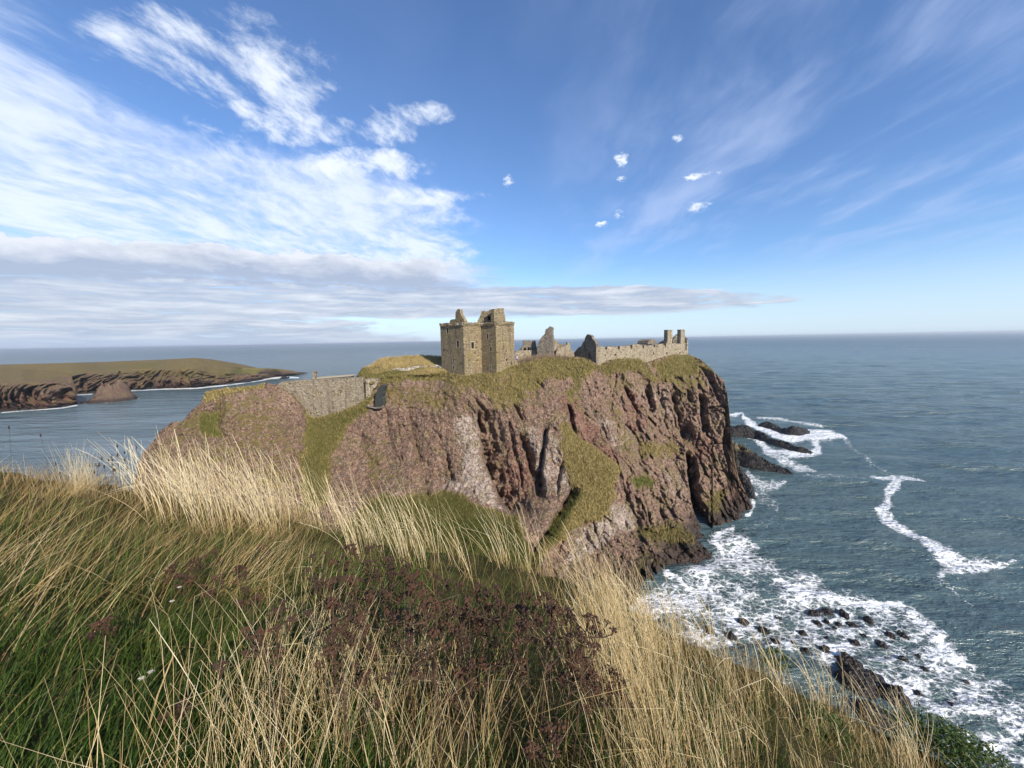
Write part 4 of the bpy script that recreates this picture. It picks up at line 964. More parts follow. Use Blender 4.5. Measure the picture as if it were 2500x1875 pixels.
def build_keep():
    V = []; F = []
    faces = [(kA, kb, N1, [(336, 592, 372, 695), (541, 846, 581, 978), (460, 1204, 482, 1272), (462, 1362, 490, 1425)]),
             (kb, kC, N2, [(836, 876, 886, 1004), (1012, 788, 1022, 800)]),
             (kC, kD, N1, [(1130, 508, 1156, 556), (1150, 712, 1178, 808), (1212, 978, 1246, 1060), (1205, 1360, 1228, 1410)]),
             (kD, kE, N2, [(1536, 1206, 1560, 1254)]),
             (kE, kG, -N1, []), (kG, kA, -N2, [])]
    for a, b_, n, hp in faces:
        a = np.array([a[0], a[1], 38.0]); b_ = np.array([b_[0], b_[1], 38.0])
        v, f, hs, d = wall_face(a, b_, hp, n)
        k = len(V); V += [q - ORG for q in v]; F += [tuple(k + i for i in t) for t in f]
        for s0, z0, s1, z1 in hs:
            hx = (s1 - s0) / 2; hz = (z1 - z0) / 2; c = a + d * (s0 + hx) + np.array([0, 0, z0 + hz - 38.0]) - ORG
            dp = 1.3; cc = c - n * (dp / 2 + 0.003); t_ = .05
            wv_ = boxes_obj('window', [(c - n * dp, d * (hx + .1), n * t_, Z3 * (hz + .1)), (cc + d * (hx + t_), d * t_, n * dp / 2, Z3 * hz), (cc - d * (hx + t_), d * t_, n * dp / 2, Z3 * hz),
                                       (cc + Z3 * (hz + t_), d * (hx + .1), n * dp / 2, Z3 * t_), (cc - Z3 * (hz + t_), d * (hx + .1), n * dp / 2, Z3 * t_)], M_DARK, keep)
            if hz > .35:
                fw = 0.09
                boxes_obj('surround', [(c + d * (hx + fw), d * (fw - .01), n * .04, Z3 * (hz + .03)), (c - d * (hx + fw), d * (fw - .01), n * .04, Z3 * (hz + .03)),
                                       (c + Z3 * (hz + .16), d * (hx + .27), n * .04, Z3 * .12), (c - Z3 * (hz + .15), d * (hx + .27), n * .045, Z3 * .11)], M_DRESS, wv_)
    plan = [kA, kb, kC, kD, kE, kG]
    k = len(V); V += [np.array([q[0], q[1], ZT - 0.3]) - ORG for q in plan]
    F += [tuple(k + i for i in t) for t in tessellate_polygon([[Vector((q[0], q[1], 0)) for q in plan]])]
    mesh_obj('wall', V, F, M_KEEP, keep)
    # parapet on corbels, set a little proud
    par = []; cor = []
    ZP = ZT + 0.05
    for a, b_, n, hgt in ((kA, kb, N1, .62), (kb, kC, N2, .50), (kC, kD, N1, .55), (kD, kE, N2, .62), (kE, kG, -N1, .6), (kG, kA, -N2, .6)):
        d = b_ - a; L = np.linalg.norm(d[:2]); d = d / L; d[2] = 0
        ncv = int(L / .62)
        for i in range(ncv):
            q = a + d * (L * (i + .5) / ncv)
            cor.append((np.array([q[0], q[1], ZT - .20]) + n * .12 - ORG, d * .13, n * .15, Z3 * .17))
        npz = max(3, int(L / .8)); rg = np.random.default_rng(int(L * 100))
        for i in range(npz):
            if rg.uniform() < 0.10: continue
            q = a + d * (L * (i + .5) / npz); hh = hgt * rg.uniform(.72, 1.12)
            par.append((np.array([q[0], q[1], ZP + hh / 2]) + n * (.04 + rg.uniform(-.02, .02)) - ORG, d * (L / npz / 2 - .004), n * .25, Z3 * hh / 2))
    o = boxes_obj('corbel_table', cor, M_KEEP, keep); o['kind'] = 'stuff'
    o = boxes_obj('parapet', par, M_KEEP, keep); o['kind'] = 'stuff'
    # ruined cap house and stacks above the wall head
    i1 = kb - N1 * 1.1; i2 = kD - N2 * 1.0; i3 = kD - N1 * 1.2
    slab('gable_stump', np.array([i1[0], i1[1], 50.0]), N1, [K(505, 490), K(512, 330), K(515, 270), K(538, 228), K(562, 202), K(600, 205), K(606, 290), K(640, 350), K(690, 428), K(712, 490)], 1.0, M_KEEP, keep, rag=.08, step=.35, seed=1, origin=ORG)
    slab('wall_stump', np.array([i1[0], i1[1], 50.0]), N1, [K(385, 500), K(400, 442), K(425, 418), K(485, 408), K(492, 500)], .9, M_KEEP, keep, rag=.08, step=.35, seed=2, origin=ORG)
    slab('cap_house_gable', np.array([kC[0], kC[1] + 1.0, 50.0]), np.array([-0.26, -0.9656, 0]), [K(955, 490), K(965, 432), K(1000, 380), K(1030, 310), K(1040, 240), K(1108, 238), K(1120, 268), K(1180, 240), K(1205, 220), K(1300, 210), K(1310, 490)], 1.1, M_KEEP, keep, rag=.07, step=.35, seed=3, origin=ORG,
         holes=[K(1165, 345) + K(1250, 432)], deep=1.2, win_name='fireplace')
    slab('chimney_stack', np.array([i2[0], i2[1], 50.0]), N2, [K(1300, 490), K(1294, 205), K(1345, 196), K(1398, 222), K(1404, 188), K(1506, 187), K(1490, 250), K(1520, 340), K(1535, 490)], 1.3, M_KEEP, keep, rag=.05, step=.4, seed=4, origin=ORG)
build_keep()

# ------------------------------------------------------------------ west range and stable gable
def W2(cx, cy): return (1250 + cx / 4.9156, 780 + cy / 4.9156)
def W3(cx, cy): return (1580 + cx / 15.8, 790 + cy / 15.8)
def G(cx, cy): return (1250 + cx / 9.617, 790 + cy / 9.617)
w0 = at(1455.6, 885, 118.0); w0[2] = 40
WA = math.radians(30)
WD = np.array([math.cos(WA), math.sin(WA), 0]); WN = np.array([math.sin(WA), -math.cos(WA), 0]); GN = np.array([-math.cos(WA), -math.sin(WA), 0])
rng_ = empty('range_ruin', (w0[0], w0[1], 38), 'long low roofless range of pale stone with two square chimneys at its far end', 'ruined building')
OR = np.array(rng_.location)
topW = [W2(1013, 332), W2(1060, 327), W2(1118, 334), W2(1119, 362), W2(1141, 362), W2(1142, 331), W2(1269, 329), W2(1270, 357), W2(1294, 357), W2(1295, 321), W2(1421, 321), W2(1422, 350), W2(1444, 350), W2(1446, 306), W2(1500, 292), W2(1566, 314), W2(1567, 345), W2(1583, 345), W2(1585, 310), W2(1698, 310), W2(1699, 333), W2(1719, 333), W2(1721, 304), W2(1812, 290), W2(1834, 312), W2(1836, 336), W2(1848, 336), W2(1850, 282),
        W2(1925, 288), W2(2025, 290), W2(2075, 285), W2(2108, 242), W2(2112, 300)]
slab('wall', w0, WN, [(W2(2112, 470)[0], 884), (W2(1013, 560)[0], 908)] + topW, 0.9, M_PALE, rng_, rag=.06, step=.5, seed=11, origin=OR, keep_below=37.6,
     holes=[W2(*p) + W2(*q) for p, q in (((1114, 420), (1127, 436)), ((1231, 412), (1248, 438)), ((1367, 411), (1378, 430)), ((1530, 407), (1543, 423)), ((1692, 398), (1706, 419)), ((1851, 392), (1866, 419)), ((2009, 388), (2022, 418)), ((2082, 250), (2098, 368)))], deep=1.3)
def chimney(c0, c1, top, bot, wdep):
    a = on_plane(*c0, w0 - WN * .25, WN); b_ = on_plane(*c1, w0 - WN * .25, WN)
    zt = on_plane(*top, w0 - WN * .25, WN)[2]; zb = on_plane(*bot, w0 - WN * .25, WN)[2]
    L = (b_ - a) @ WD; c = a + WD * L / 2; c = np.array([c[0], c[1], (zt + zb) / 2]) - WN * wdep / 2 - OR
    ch = boxes_obj('chimney', [(c, WD * L / 2, WN * wdep / 2, Z3 * (zt - zb) / 2)], M_PALE, rng_)
    boxes_obj('chimney_cap', [(c + Z3 * ((zt - zb) / 2 + .1), WD * (L / 2 + .06), WN * (wdep / 2 + .06), Z3 * .1)], M_PALE, ch)
chimney(W3(790, 400), W3(975, 400), W3(880, 262), W3(880, 770), 1.5)
chimney(W3(1300, 400), W3(1452, 400), W3(1380, 250), W3(1380, 800), 1.5)
wq = w0 - WN * 5.2
slab('cross_gable', wq, WN, [W3(1000, 880), W3(1005, 640), W3(1050, 545), W3(1110, 480), W3(1180, 415), W3(1230, 400), W3(1310, 500), W3(1440, 700), W3(1440, 880)], .8, M_GREY, rng_, rag=.1, step=.4, seed=12, origin=OR, holes=[W3(1105, 655) + W3(1165, 705)], deep=1.0)
wr = w0 - WN * 3.4
slab('roof_slope', wr, WN, [W3(1445, 500), W3(1470, 500), W3(1585, 600), W3(1560, 640), W3(1530, 610), W3(1445, 560)], 2.4, M_SLATE, rng_, rag=0, seed=13, origin=OR)
we = on_plane(*W2(2112, 300), w0, WN)
slab('end_wall', np.array([we[0], we[1], 40.]) - WD * 0.95 - WN * .93, WN, [(W2(2113, 470)[0], 884), (W2(2060, 470)[0], 884), W2(2075, 300), W2(2106, 250), W2(2111, 290)], 5.0, M_PALE, rng_, rag=.04, seed=14, origin=OR)
slab('back_wall', w0 - WN * 8.5, WN, [(1652, 880), (1462, 892), W2(1030, 325), W2(1330, 318), W2(1430, 305), W2(1520, 300), W2(1640, 300), W2(1760, 292), W2(1840, 245), W2(1855, 330)], .8, M_GREY, rng_, rag=.14, step=.5, seed=15, origin=OR)
# barrel vault stump showing over the wall
vb = w0 - WN * 10
vlt = empty('vault_ruin', tuple(on_plane(*W3(205, 850), vb, WN)), 'rounded end of a broken barrel vault showing above the long wall', 'ruin')
arc = [W3(10, 880), W3(15, 760), W3(45, 680), W3(100, 625), W3(170, 602), W3(240, 602), W3(310, 632), W3(360, 690), W3(385, 770), W3(392, 880)]
slab('vault_end', vb, WN, arc, 5.0, M_GREY, vlt, rag=.08, step=.4, seed=16, origin=np.array(vlt.location))
# stable gable, shaded, at the near end of the range
gp = w0 - WD * 0.02 - WN * 0.02
gab = empty('stable_gable', (gp[0], gp[1], 38), 'dark grey gable wall with a small window and a doorway, joined to the long range', 'ruined gable')
gout = [(G(1975, 1000)[0], 908), G(1975, 470), G(1925, 395), G(1882, 342), G(1870, 292), G(1830, 266), G(1762, 250), G(1712, 340), G(1702, 400), G(1662, 450), G(1610, 548), G(1570, 548), G(1520, 610), G(1470, 664), G(1450, 720), (G(1450, 720)[0], 908)]
slab('wall', gp - GN * 0.0, GN, gout, .95, M_GREY, gab, rag=.09, step=.45, seed=17, origin=np.array(gab.location), holes=[G(1683, 512) + G(1716, 576), G(1792, 702) + G(1830, 800)], deep=1.6)

# ------------------------------------------------------------------ smaller ruins between the keep and the range
def ruin(name, label, d, ang, pieces, mat, px0, cat='ruin'):
    p0 = at(px0, 870, d); p0[2] = 40; a = math.radians(ang); n = np.array([math.sin(a), -math.cos(a), 0])
    r = empty(name, (p0[0], p0[1], 38), label, cat); O = np.array(r.location)
    for i, (nm, off, out, th, m_, hl) in enumerate(pieces):
        slab(nm, p0 - n * off, n, out, th, m_ or mat, r, rag=.10, step=.42, seed=int(px0) + i, origin=O, holes=hl, deep=1.5)
    return r, p0, n
ruin('gabled_ruin', 'small gabled ruin with two dark openings, just right of the tall tower', 122, 8,
     [('front_wall', 0, [G(600, 1090), G(70, 1090), G(75, 645), G(150, 640), G(300, 628), G(605, 622)], .8, M_PALE, ()),
      ('gable', 2.0, [G(602, 1090), G(140, 1090), G(150, 632), G(200, 595), G(238, 530), G(266, 505), G(264, 390), G(326, 388), G(332, 440), G(352, 415), G(396, 394), G(442, 412), G(476, 440), G(480, 390), G(552, 384), G(560, 470), G(600, 610)], .8, M_GREY, [G(276, 570) + G(330, 640), G(368, 552) + G(408, 640)])], M_GREY, 1285)
ruin('gable_fragment', 'tall jagged fragment of grey gable, highest of the ruins between tower and range', 119, -22,
     [('wall', 0, [G(965, 1090), G(590, 1090), G(588, 640), G(598, 475), G(640, 392), G(700, 312), G(768, 240), G(776, 190), G(790, 132), G(850, 100), G(886, 62), G(912, 76), G(958, 96), G(945, 170), G(946, 250), G(966, 350), G(970, 420), G(962, 640)], 1.3, M_GREY, ())], M_GREY, 1331)
ruin('wall_ruin', 'broken pale wall with stumps between the tall gable fragment and dark gable', 123, 18,
     [('stump', 1.2, [G(1090, 1090), G(962, 1090), G(966, 425), G(1020, 402), G(1086, 384), G(1092, 480)], 1.6, M_PALE, ()),
      ('rear_wall', 2.6, [G(1300, 1090), G(1080, 1090), G(1085, 478), G(1180, 478), G(1300, 484)], .8, M_GREY, ()),
      ('wall', 0, [G(1462, 1090), G(1035, 1090), G(1038, 640), G(1100, 575), G(1180, 548), G(1288, 500), G(1308, 442), G(1362, 438), G(1370, 560), G(1400, 620), G(1452, 672), G(1460, 700)], .9, M_PALE, ())], M_PALE, 1368)

# ------------------------------------------------------------------ curtain wall in the saddle
def C3(cx, cy): return (640 + cx / 6.9125, 860 + cy / 6.9125)
def C4(cx, cy): return (870 + cx / 18.43, 920 + cy / 18.43)
cn = np.array([math.sin(math.radians(6)), -math.cos(math.radians(6)), 0])
c0_ = at(800, 960, 103.2)
cw = empty('curtain_wall', (c0_[0], c0_[1], c0_[2] - 4), 'high grey rubble curtain wall filling the cleft between the crag and the headland', 'castle wall')
CO = np.array(cw.location)
slab('wall', c0_, cn, [C3(1715, 1050), C3(900, 1290), C3(560, 1200), C3(270, 720), C3(262, 545), C3(330, 500), C3(600, 478), C3(900, 462), C3(1200, 450), C3(1500, 436), C3(1700, 430), C3(1706, 560), C3(1722, 780)], 2.4, M_WALL, cw, rag=.06, step=.5, seed=31, origin=CO, keep_below=34, holes=[C3(452, 516) + C3(474, 546)], deep=.8)
slab('side_wall', c0_ + cn * .25, cn, [C3(1750, 1010), C3(1746, 460), C3(1800, 450), C3(1900, 455), C3(1955, 470), C3(1952, 520), C3(1920, 590), C3(1860, 640), C3(1840, 720), C3(1800, 820), C3(1770, 990)], 2.2, M_PALE, cw, rag=.05, step=.5, seed=32, origin=CO, keep_below=30)
slab('recess_wall', c0_ - cn * 1.7, cn, [C3(1775, 1010), C3(1680, 1060), C3(1680, 440), C3(1775, 470)], .6, M_WALL, cw, rag=0, seed=33, origin=CO)
# blocked arch: a thin curved hood of stones
ap = [on_plane(*C3(a, b_), c0_, cn) for a, b_ in ((822, 884), (840, 876), (858, 882), (870, 900), (872, 935), (868, 968))]
boxes_obj('blocked_arch', [((p + q) / 2 + cn * .04 - CO, (q - p) / 2 * 1.02, cn * .05, np.cross((q - p) / np.linalg.norm(q - p), cn) * .09) for p, q in zip(ap[:-1], ap[1:])], M_DARK, cw)
# dark-coloured slabs added for the dark, wet-looking rock niche next to it
sp0 = at(918, 985, 103.0); sn_ = np.array([-.25, -.97, 0])
sh = empty('dark_rock_niche', sp0, 'dark slabs standing for a dark wet niche in the rock right of the curtain wall', 'rock niche'); SO = np.array(sp0)
M_NICHE = plain('niche_dark', (0.038, 0.042, 0.038), 0.6, 0.6)
def niche_piece(name, out, off, th, m_):
    slab(name, sp0 + sn_ * off, sn_ / np.linalg.norm(sn_), out, th, m_, sh, rag=.2, step=.3, seed=35 + int(off * 10), origin=SO)
niche_piece('lower_niche_dark', [C4(830, 1330), C4(835, 1000), C4(900, 880), C4(1060, 880), C4(1150, 930), C4(1190, 1010), C4(1190, 1250), C4(1130, 1330), C4(980, 1345)], .3, 1.6, M_NICHE)
niche_piece('upper_niche_dark', [C4(860, 900), C4(880, 700), C4(940, 520), C4(1060, 400), C4(1240, 380), C4(1330, 430), C4(1250, 520), C4(1200, 640), C4(1210, 790), C4(1160, 900)], .0, 1.4, M_NICHE)
niche_piece('stone_lip', [C4(480, 1340), C4(500, 1240), C4(600, 1330), C4(720, 1390), C4(900, 1370), C4(1060, 1340), C4(1190, 1280), C4(1195, 1320), C4(1080, 1410), C4(880, 1440), C4(700, 1410), C4(560, 1370)], .7, .7, M_GREY)
# gatehouse roof and chimney behind the wall
gh0 = at(815, 922, 109.0); ghn = np.array([0.1, -.995, 0]); ghn /= np.linalg.norm(ghn)
gh = empty('gatehouse', gh0 - np.array([0, 0, 3]), 'gatehouse seen only as a chimney and a low slate roof behind the curtain wall', 'gatehouse'); GO = np.array(gh.location)
slab('roof', gh0, ghn, [C3(930, 520), C3(925, 442), C3(1490, 396), C3(1505, 520)], 3.0, M_SLATE, gh, rag=0, seed=36, origin=GO)
slab('roof_ridge', gh0 + ghn * .06, ghn, [C3(915, 446), C3(915, 430), C3(1500, 386), C3(1508, 404), C3(1490, 402), C3(930, 448)], 3.3, M_DRESS, gh, rag=0, seed=37, origin=GO)
slab('chimney', gh0 - ghn * .5, ghn, [C3(850, 520), C3(852, 335), C3(905, 332), C3(912, 520)], 1.0, M_PALE, gh, rag=.03, step=.4, seed=38, origin=GO)
slab('chimney_cap', gh0 - ghn * .4, ghn, [C3(842, 340), C3(842, 324), C3(914, 320), C3(914, 336)], 1.2, M_PALE, gh, rag=0, seed=39, origin=GO)
slab('wall', gh0 - ghn * .1, ghn, [C3(700, 560), C3(700, 482), C3(1690, 440), C3(1690, 560)], 2.4, M_WALL, gh, rag=.05, step=.5, seed=40, origin=GO)

# low tumbled wall on the turf left of the keep
def L8(cx, cy): return (860 + cx / 9.217, 860 + cy / 9.217)
lw = [(L8(820, 455), 113), (L8(920, 400), 114), (L8(1100, 390), 114), (L8(1200, 395), 113.5), (L8(1350, 350), 114.5), (L8(1600, 335), 115), (L8(1800, 325), 115), (L8(1950, 318), 114.5), (L8(2040, 340), 113)]
LP = np.array([at(*q, d) for q, d in lw])
tt = np.linspace(0, len(LP) - 1, 260)
lc = np.stack([np.interp(tt, np.arange(len(LP)), LP[:, k]) for k in range(3)], -1)
prof = [(-.75, -1.2), (-.6, .12), (-.3, .42), (0, .5), (.3, .42), (.6, .1), (.75, -1.2)]
lv = np.stack([lc + np.array([0, a, b_]) for a, b_ in prof], 1)
lv = lv + .22 * np.stack([noise3(lv * 2.6, 360), noise3(lv * 2.6, 361), noise3(lv * 2.6, 362)], -1)
M_RUB = stone_material('rubble_stone', (0.40, 0.36, 0.29), (0.58, 0.53, 0.44), (0.30, 0.24, 0.18), sc=2.4, lichen=0.1)
o = mesh_obj('rubble_wall', lv.reshape(-1, 3), grid_faces(260, 7)[:, ::-1].copy(), M_RUB); tag(o, 'low tumbled wall of whitish stones on the turf left of the tower', 'wall')

# ------------------------------------------------------------------ a visitor beside the keep
def visitor():
    base = at(1262.5, 884.0, 108.5)
    base[2] = at(1262.5, 883.5, 108.5)[2]
    pts = [(0, 0, .95), (0, 0, 1.2), (0, .0, 1.42), (0, .01, 1.55), (0, .02, 1.68), (.10, 0, .90), (.11, .02, .50), (.12, .0, .08), (.13, -.12, .03), (-.10, 0, .90), (-.11, -.03, .50), (-.12, .02, .08), (-.13, -.10, .03),
           (.19, 0, 1.40), (.25, .03, 1.12), (.24, -.08, .90), (.24, -.12, .80), (-.19, 0, 1.40), (-.25, .03, 1.12), (-.24, -.08, .90), (-.24, -.12, .80)]
    ed = [(0, 1), (1, 2), (2, 3), (3, 4), (0, 5), (5, 6), (6, 7), (7, 8), (0, 9), (9, 10), (10, 11), (11, 12), (2, 13), (13, 14), (14, 15), (15, 16), (2, 17), (17, 18), (18, 19), (19, 20)]
    rad = [.17, .17, .16, .065, .11, .10, .075, .055, .045, .10, .075, .055, .045, .08, .06, .045, .04, .08, .06, .045, .04]
    me = bpy.data.meshes.new('person'); me.from_pydata(pts, ed, []); ob = bpy.data.objects.new('tmp', me); COL.objects.link(ob)
    md = ob.modifiers.new('skin', 'SKIN')
    for i, r in enumerate(rad):
        me.skin_vertices[0].data[i].radius = (r, r * .8); me.skin_vertices[0].data[i].use_root = (i == 0)
    ob.modifiers.new('sub', 'SUBSURF').levels = 1
    dg = bpy.context.evaluated_depsgraph_get(); m2 = bpy.data.meshes.new_from_object(ob.evaluated_get(dg))
    bpy.data.objects.remove(ob)
    for m_ in (plain('lilac_jacket', (0.42, 0.36, 0.50)), plain('dark_trousers', (0.03, 0.026, 0.025)), plain('skin', (0.42, 0.27, 0.19))): m2.materials.append(m_)
    for p in m2.polygons:
        z = p.center[2]; p.material_index = 1 if z < .92 else (2 if z > 1.5 or (abs(p.center[0]) > .18 and z < .86) else 0); p.use_smooth = True
    pr = bpy.data.objects.new('person', m2); COL.objects.link(pr); pr.location = tuple(base)
    tag(pr, 'person in a pale lilac jacket and dark trousers standing at the foot of the tower', 'person')
    hv = []; hf = []
    for i in range(6):
        for j in range(8):
            th = i / 5 * 1.75; ph = j / 8 * 6.283; hv.append((.115 * math.sin(th) * math.cos(ph), .02 + .12 * math.sin(th) * math.sin(ph) + .02 * math.sin(th), 1.70 + .12 * math.cos(th)))
    mesh_obj('hair', hv, grid_faces(6, 8, True), plain('dark_hair', (0.03, 0.02, 0.014)), pr)
visitor()

# ------------------------------------------------------------------ grass and dead weeds on the headland
def tufts(name, base, ht, wd, nper, mat, lean=(0, 0), seed=0, tone=None):
    rg = np.random.default_rng(seed); n = len(base)
    B_ = np.repeat(base, nper, 0) + rg.normal(size=(n * nper, 3)) * np.array([wd * .9, wd * .9, 0])
    a = rg.uniform(0, 6.283, n * nper); h = np.repeat(ht, nper) * rg.uniform(.6, 1.15, n * nper)
    s = np.stack([np.cos(a), np.sin(a), 0 * a], -1) * (wd * rg.uniform(.25, .6, n * nper))[:, None]
    tip = B_ + np.stack([rg.normal(size=n * nper) * h * .35 + lean[0] * h, rg.normal(size=n * nper) * h * .35 + lean[1] * h, h], -1)
    V = np.stack([B_ - s - [0, 0, .15], B_ + s - [0, 0, .15], tip], 1).reshape(-1, 3)
    F = np.arange(len(V)).reshape(-1, 3)
    tn = np.repeat(np.repeat(tone if tone is not None else np.zeros(n), nper) + rg.normal(size=n * nper) * .28, 3)
    return mesh_obj(name, V, F, mat, attrs=dict(tone=tn))
def grass_mat(name, ca, cb, cc=None):
    m, b, bs = new_mat(name)
    t = b.attr('tone')
    c = b.mix(t.ss(-0.2, 0.6), ca, cb)
    if cc: c = b.mix(t.ss(0.6, 1.2), c, cc)
    b.ln(c, bs.inputs['Base Color']); bs.inputs['Roughness'].default_value = 0.75; bs.inputs['Specular IOR Level'].default_value = 0.2
    return m
M_HG = grass_mat('headland_grass', (0.42, 0.32, 0.14), (0.165, 0.135, 0.045), (0.060, 0.074, 0.015))
rg = np.random.default_rng(17)
ww = (HVEG > 0.55) * (0.65 + 0.7 * (1 - HGREEN)); ww[:, (HPX[0] < 745)] *= 0.6
idx = rg.choice(ww.size, 44000, p=(ww / ww.sum()).ravel(), replace=False)
bp = HW.reshape(-1, 3)[idx]
hb = np.where(HPY.reshape(-1)[idx] < 940, .45, .42)
mw = MOUND.reshape(-1, 3); mi = rg.choice(len(mw), 9000)
mgr = MA[1].ravel()[mi]
bp = np.concatenate([bp, mw[mi]]); hb = np.concatenate([hb, np.where(mgr < .2, .75, .35)])
tn = np.concatenate([HGREEN.ravel()[idx] * 1.2, mgr * 1.3 - .15])
o = tufts('headland_grass', bp, hb, .16, 3, M_HG, (-.2, 0), 18, tn); tag(o, 'tussocky straw and olive grass along the rim and ledges of the headland', 'grass', kind='stuff')
# tall dead stems between the keep and the dark gable
wx = rg.uniform(1266, 1402, 900); wy = np.interp(wx, [1266, 1290, 1320, 1340, 1402], [886, 881, 875, 873, 871]) + rg.uniform(-1, 3, 900)
wb = at(wx, wy, 110 + rg.uniform(0, 5, 900))
wb[:, 2] -= 0.2
wh = np.interp(wx, [1266, 1300, 1360, 1380, 1402], [2.1, 2.0, 1.5, .9, .6])
M_WEED = grass_mat('dead_stems', (0.26, 0.19, 0.12), (0.14, 0.095, 0.065))
o = tufts('dry_weeds', wb, wh, .07, 3, M_WEED, (0, 0), 19); tag(o, 'tall dead brown weed stems between the tower and the dark gable', 'weeds', kind='stuff')

# ------------------------------------------------------------------ the slope the viewer stands on
CRX = [-40, -10.7, -7.8, -5.5, -1.7, 1, 2.6, 4, 5, 6.2, 7.5, 9, 12]
CRY = [9, 8.3, 8.0, 7.5, 6.5, 6.0, 5.5, 5.0, 4.5, 3.4, 1.5, -2, -10]
def crest(x): return np.interp(x, CRX, CRY)
def gz(x, y):
    x = np.asarray(x, float); y = np.asarray(y, float)
    c = 0.17 + 0.24 * sstep(-1.2, 2.6, x)
    drop = 1.62 + 0.37 * np.maximum(y, -2.5) + c * np.clip(x, -13, 12)
    s = y - crest(x)
    drop = drop + 1.9 * np.where(s > 0, s * s / (s + 1.2), 0)
    return H - drop + 0.13 * fbm2(x * 0.55, y * 0.55, 3, 400) + 0.05 * fbm2(x * 2.2, y * 2.2, 2, 410)
def build_slope():
    xs = np.concatenate([np.linspace(-60, -13, 20), np.linspace(-12.6, 9, 170), np.linspace(9.5, 40, 20)])
    ys = np.concatenate([np.linspace(-30, -1, 16), np.linspace(-0.7, 10, 110), np.linspace(10.4, 60, 34)])
    X_, Y_ = np.meshgrid(xs, ys)
    Z_ = np.maximum(gz(X_, Y_), -3)
    m, b, bs = new_mat('turf')
    p = b.pos(); n = b.noise(p, 1.2, 6, 0.65); nf = b.noise(p, 14.0, 4, 0.6)
    c = b.mix((n * 2 - 0.5).clamp(), (0.028, 0.034, 0.010), (0.085, 0.066, 0.028))
    c = b.mix(1.0, c, b.mix(nf, 0.5, 1.5), 'MULTIPLY')
    b.ln(c, bs.inputs['Base Color']); bs.inputs['Roughness'].default_value = 1.0; bs.inputs['Specular IOR Level'].default_value = 0.05
    b.ln(b.bump(nf, 0.8, 0.05), bs.inputs['Normal'])
    o = mesh_obj('hillside', np.stack([X_, Y_, Z_], -1).reshape(-1, 3), grid_faces(*X_.shape), m, smooth=True)
    tag(o, 'grassy clifftop slope in front, falling away to the right', 'ground', kind='structure')
build_slope()

def strands(name, root, L, yaw, a0, a1, wd, nseg, mat, tone, tube=False, label='', cat='grass', seed=0, kink=0.13, plume=0.16):
    """Blades or stalks: each bends from angle a0 to a1 (radians from upright) towards yaw."""
    rg = np.random.default_rng(seed + 900); n = len(root)
    t = (np.arange(nseg) + .5) / nseg
    ang = a0[:, None] + (a1 - a0)[:, None] * t[None]
    wob = np.cumsum(rg.normal(size=(n, nseg)) * .055, 1)
    kk = (rg.uniform(size=n) < kink)[:, None] * (t[None] > rg.uniform(.45, .85, n)[:, None]) * rg.uniform(.4, 1.5, n)[:, None]
    ang = ang + kk
    hx = np.cos(yaw)[:, None] ; hy = np.sin(yaw)[:, None]
    st = np.stack([np.sin(ang) * hx - wob * hy, np.sin(ang) * hy + wob * hx, np.cos(ang)], -1) * (L / nseg)[:, None, None]
    P_ = np.concatenate([root[:, None], root[:, None] + np.cumsum(st, 1)], 1)        # n, nseg+1, 3
    tt_ = np.linspace(0, 1, nseg + 1)
    if tube:
        r = wd[:, None] * ((1 - 0.75 * tt_[None] ** 1.3) + (rg.uniform(size=n) < plume)[:, None] * .7 * np.exp(-((tt_[None] - .84) / .13) ** 2))
        u = np.stack([-np.sin(yaw), np.cos(yaw), 0 * yaw], -1)[:, None]; v = np.stack([np.cos(yaw) * .8, np.sin(yaw) * .8, 0 * yaw - .5], -1)[:, None]
        ph = rg.uniform(0, 2.1, n)
        rings = [P_ + r[..., None] * (np.cos(ph + k * 2.0944)[:, None, None] * u + np.sin(ph + k * 2.0944)[:, None, None] * v) for k in range(3)]
        V = np.stack(rings, 2).reshape(-1, 3)
        base = (np.arange(n) * (nseg + 1) * 3)[:, None, None]
        i = np.arange(nseg)[None, :, None] * 3; k = np.arange(3)[None, None]; k2 = (k + 1) % 3
        F = np.stack(np.broadcast_arrays(base + i + k, base + i + k2, base + i + 3 + k2, base + i + 3 + k), -1).reshape(-1, 4)
        m_ = 3
    else:
        a = rg.uniform(0, 6.283, n); sd = np.stack([np.cos(a), np.sin(a), 0 * a], -1)[:, None]
        r = wd[:, None] * np.clip(1.05 - tt_[None] ** 1.6, 0.05, 1) * np.where(tt_[None] < .1, .7, 1)
        V = np.stack([P_ - sd * r[..., None], P_ + sd * r[..., None]], 2).reshape(-1, 3)
        base = (np.arange(n) * (nseg + 1) * 2)[:, None]; i = np.arange(nseg)[None] * 2
        F = np.stack([base + i, base + i + 1, base + i + 3, base + i + 2], -1).reshape(-1, 4)
        m_ = 2
    tn = np.repeat(np.repeat(tone[:, None], nseg + 1, 1).ravel(), m_)
    hh = np.repeat(np.repeat(tt_[None], n, 0).ravel(), m_)
    o = mesh_obj(name, V, F, mat, attrs=dict(tone=tn, up=hh), smooth=tube)
    return tag(o, label, cat, kind='stuff')
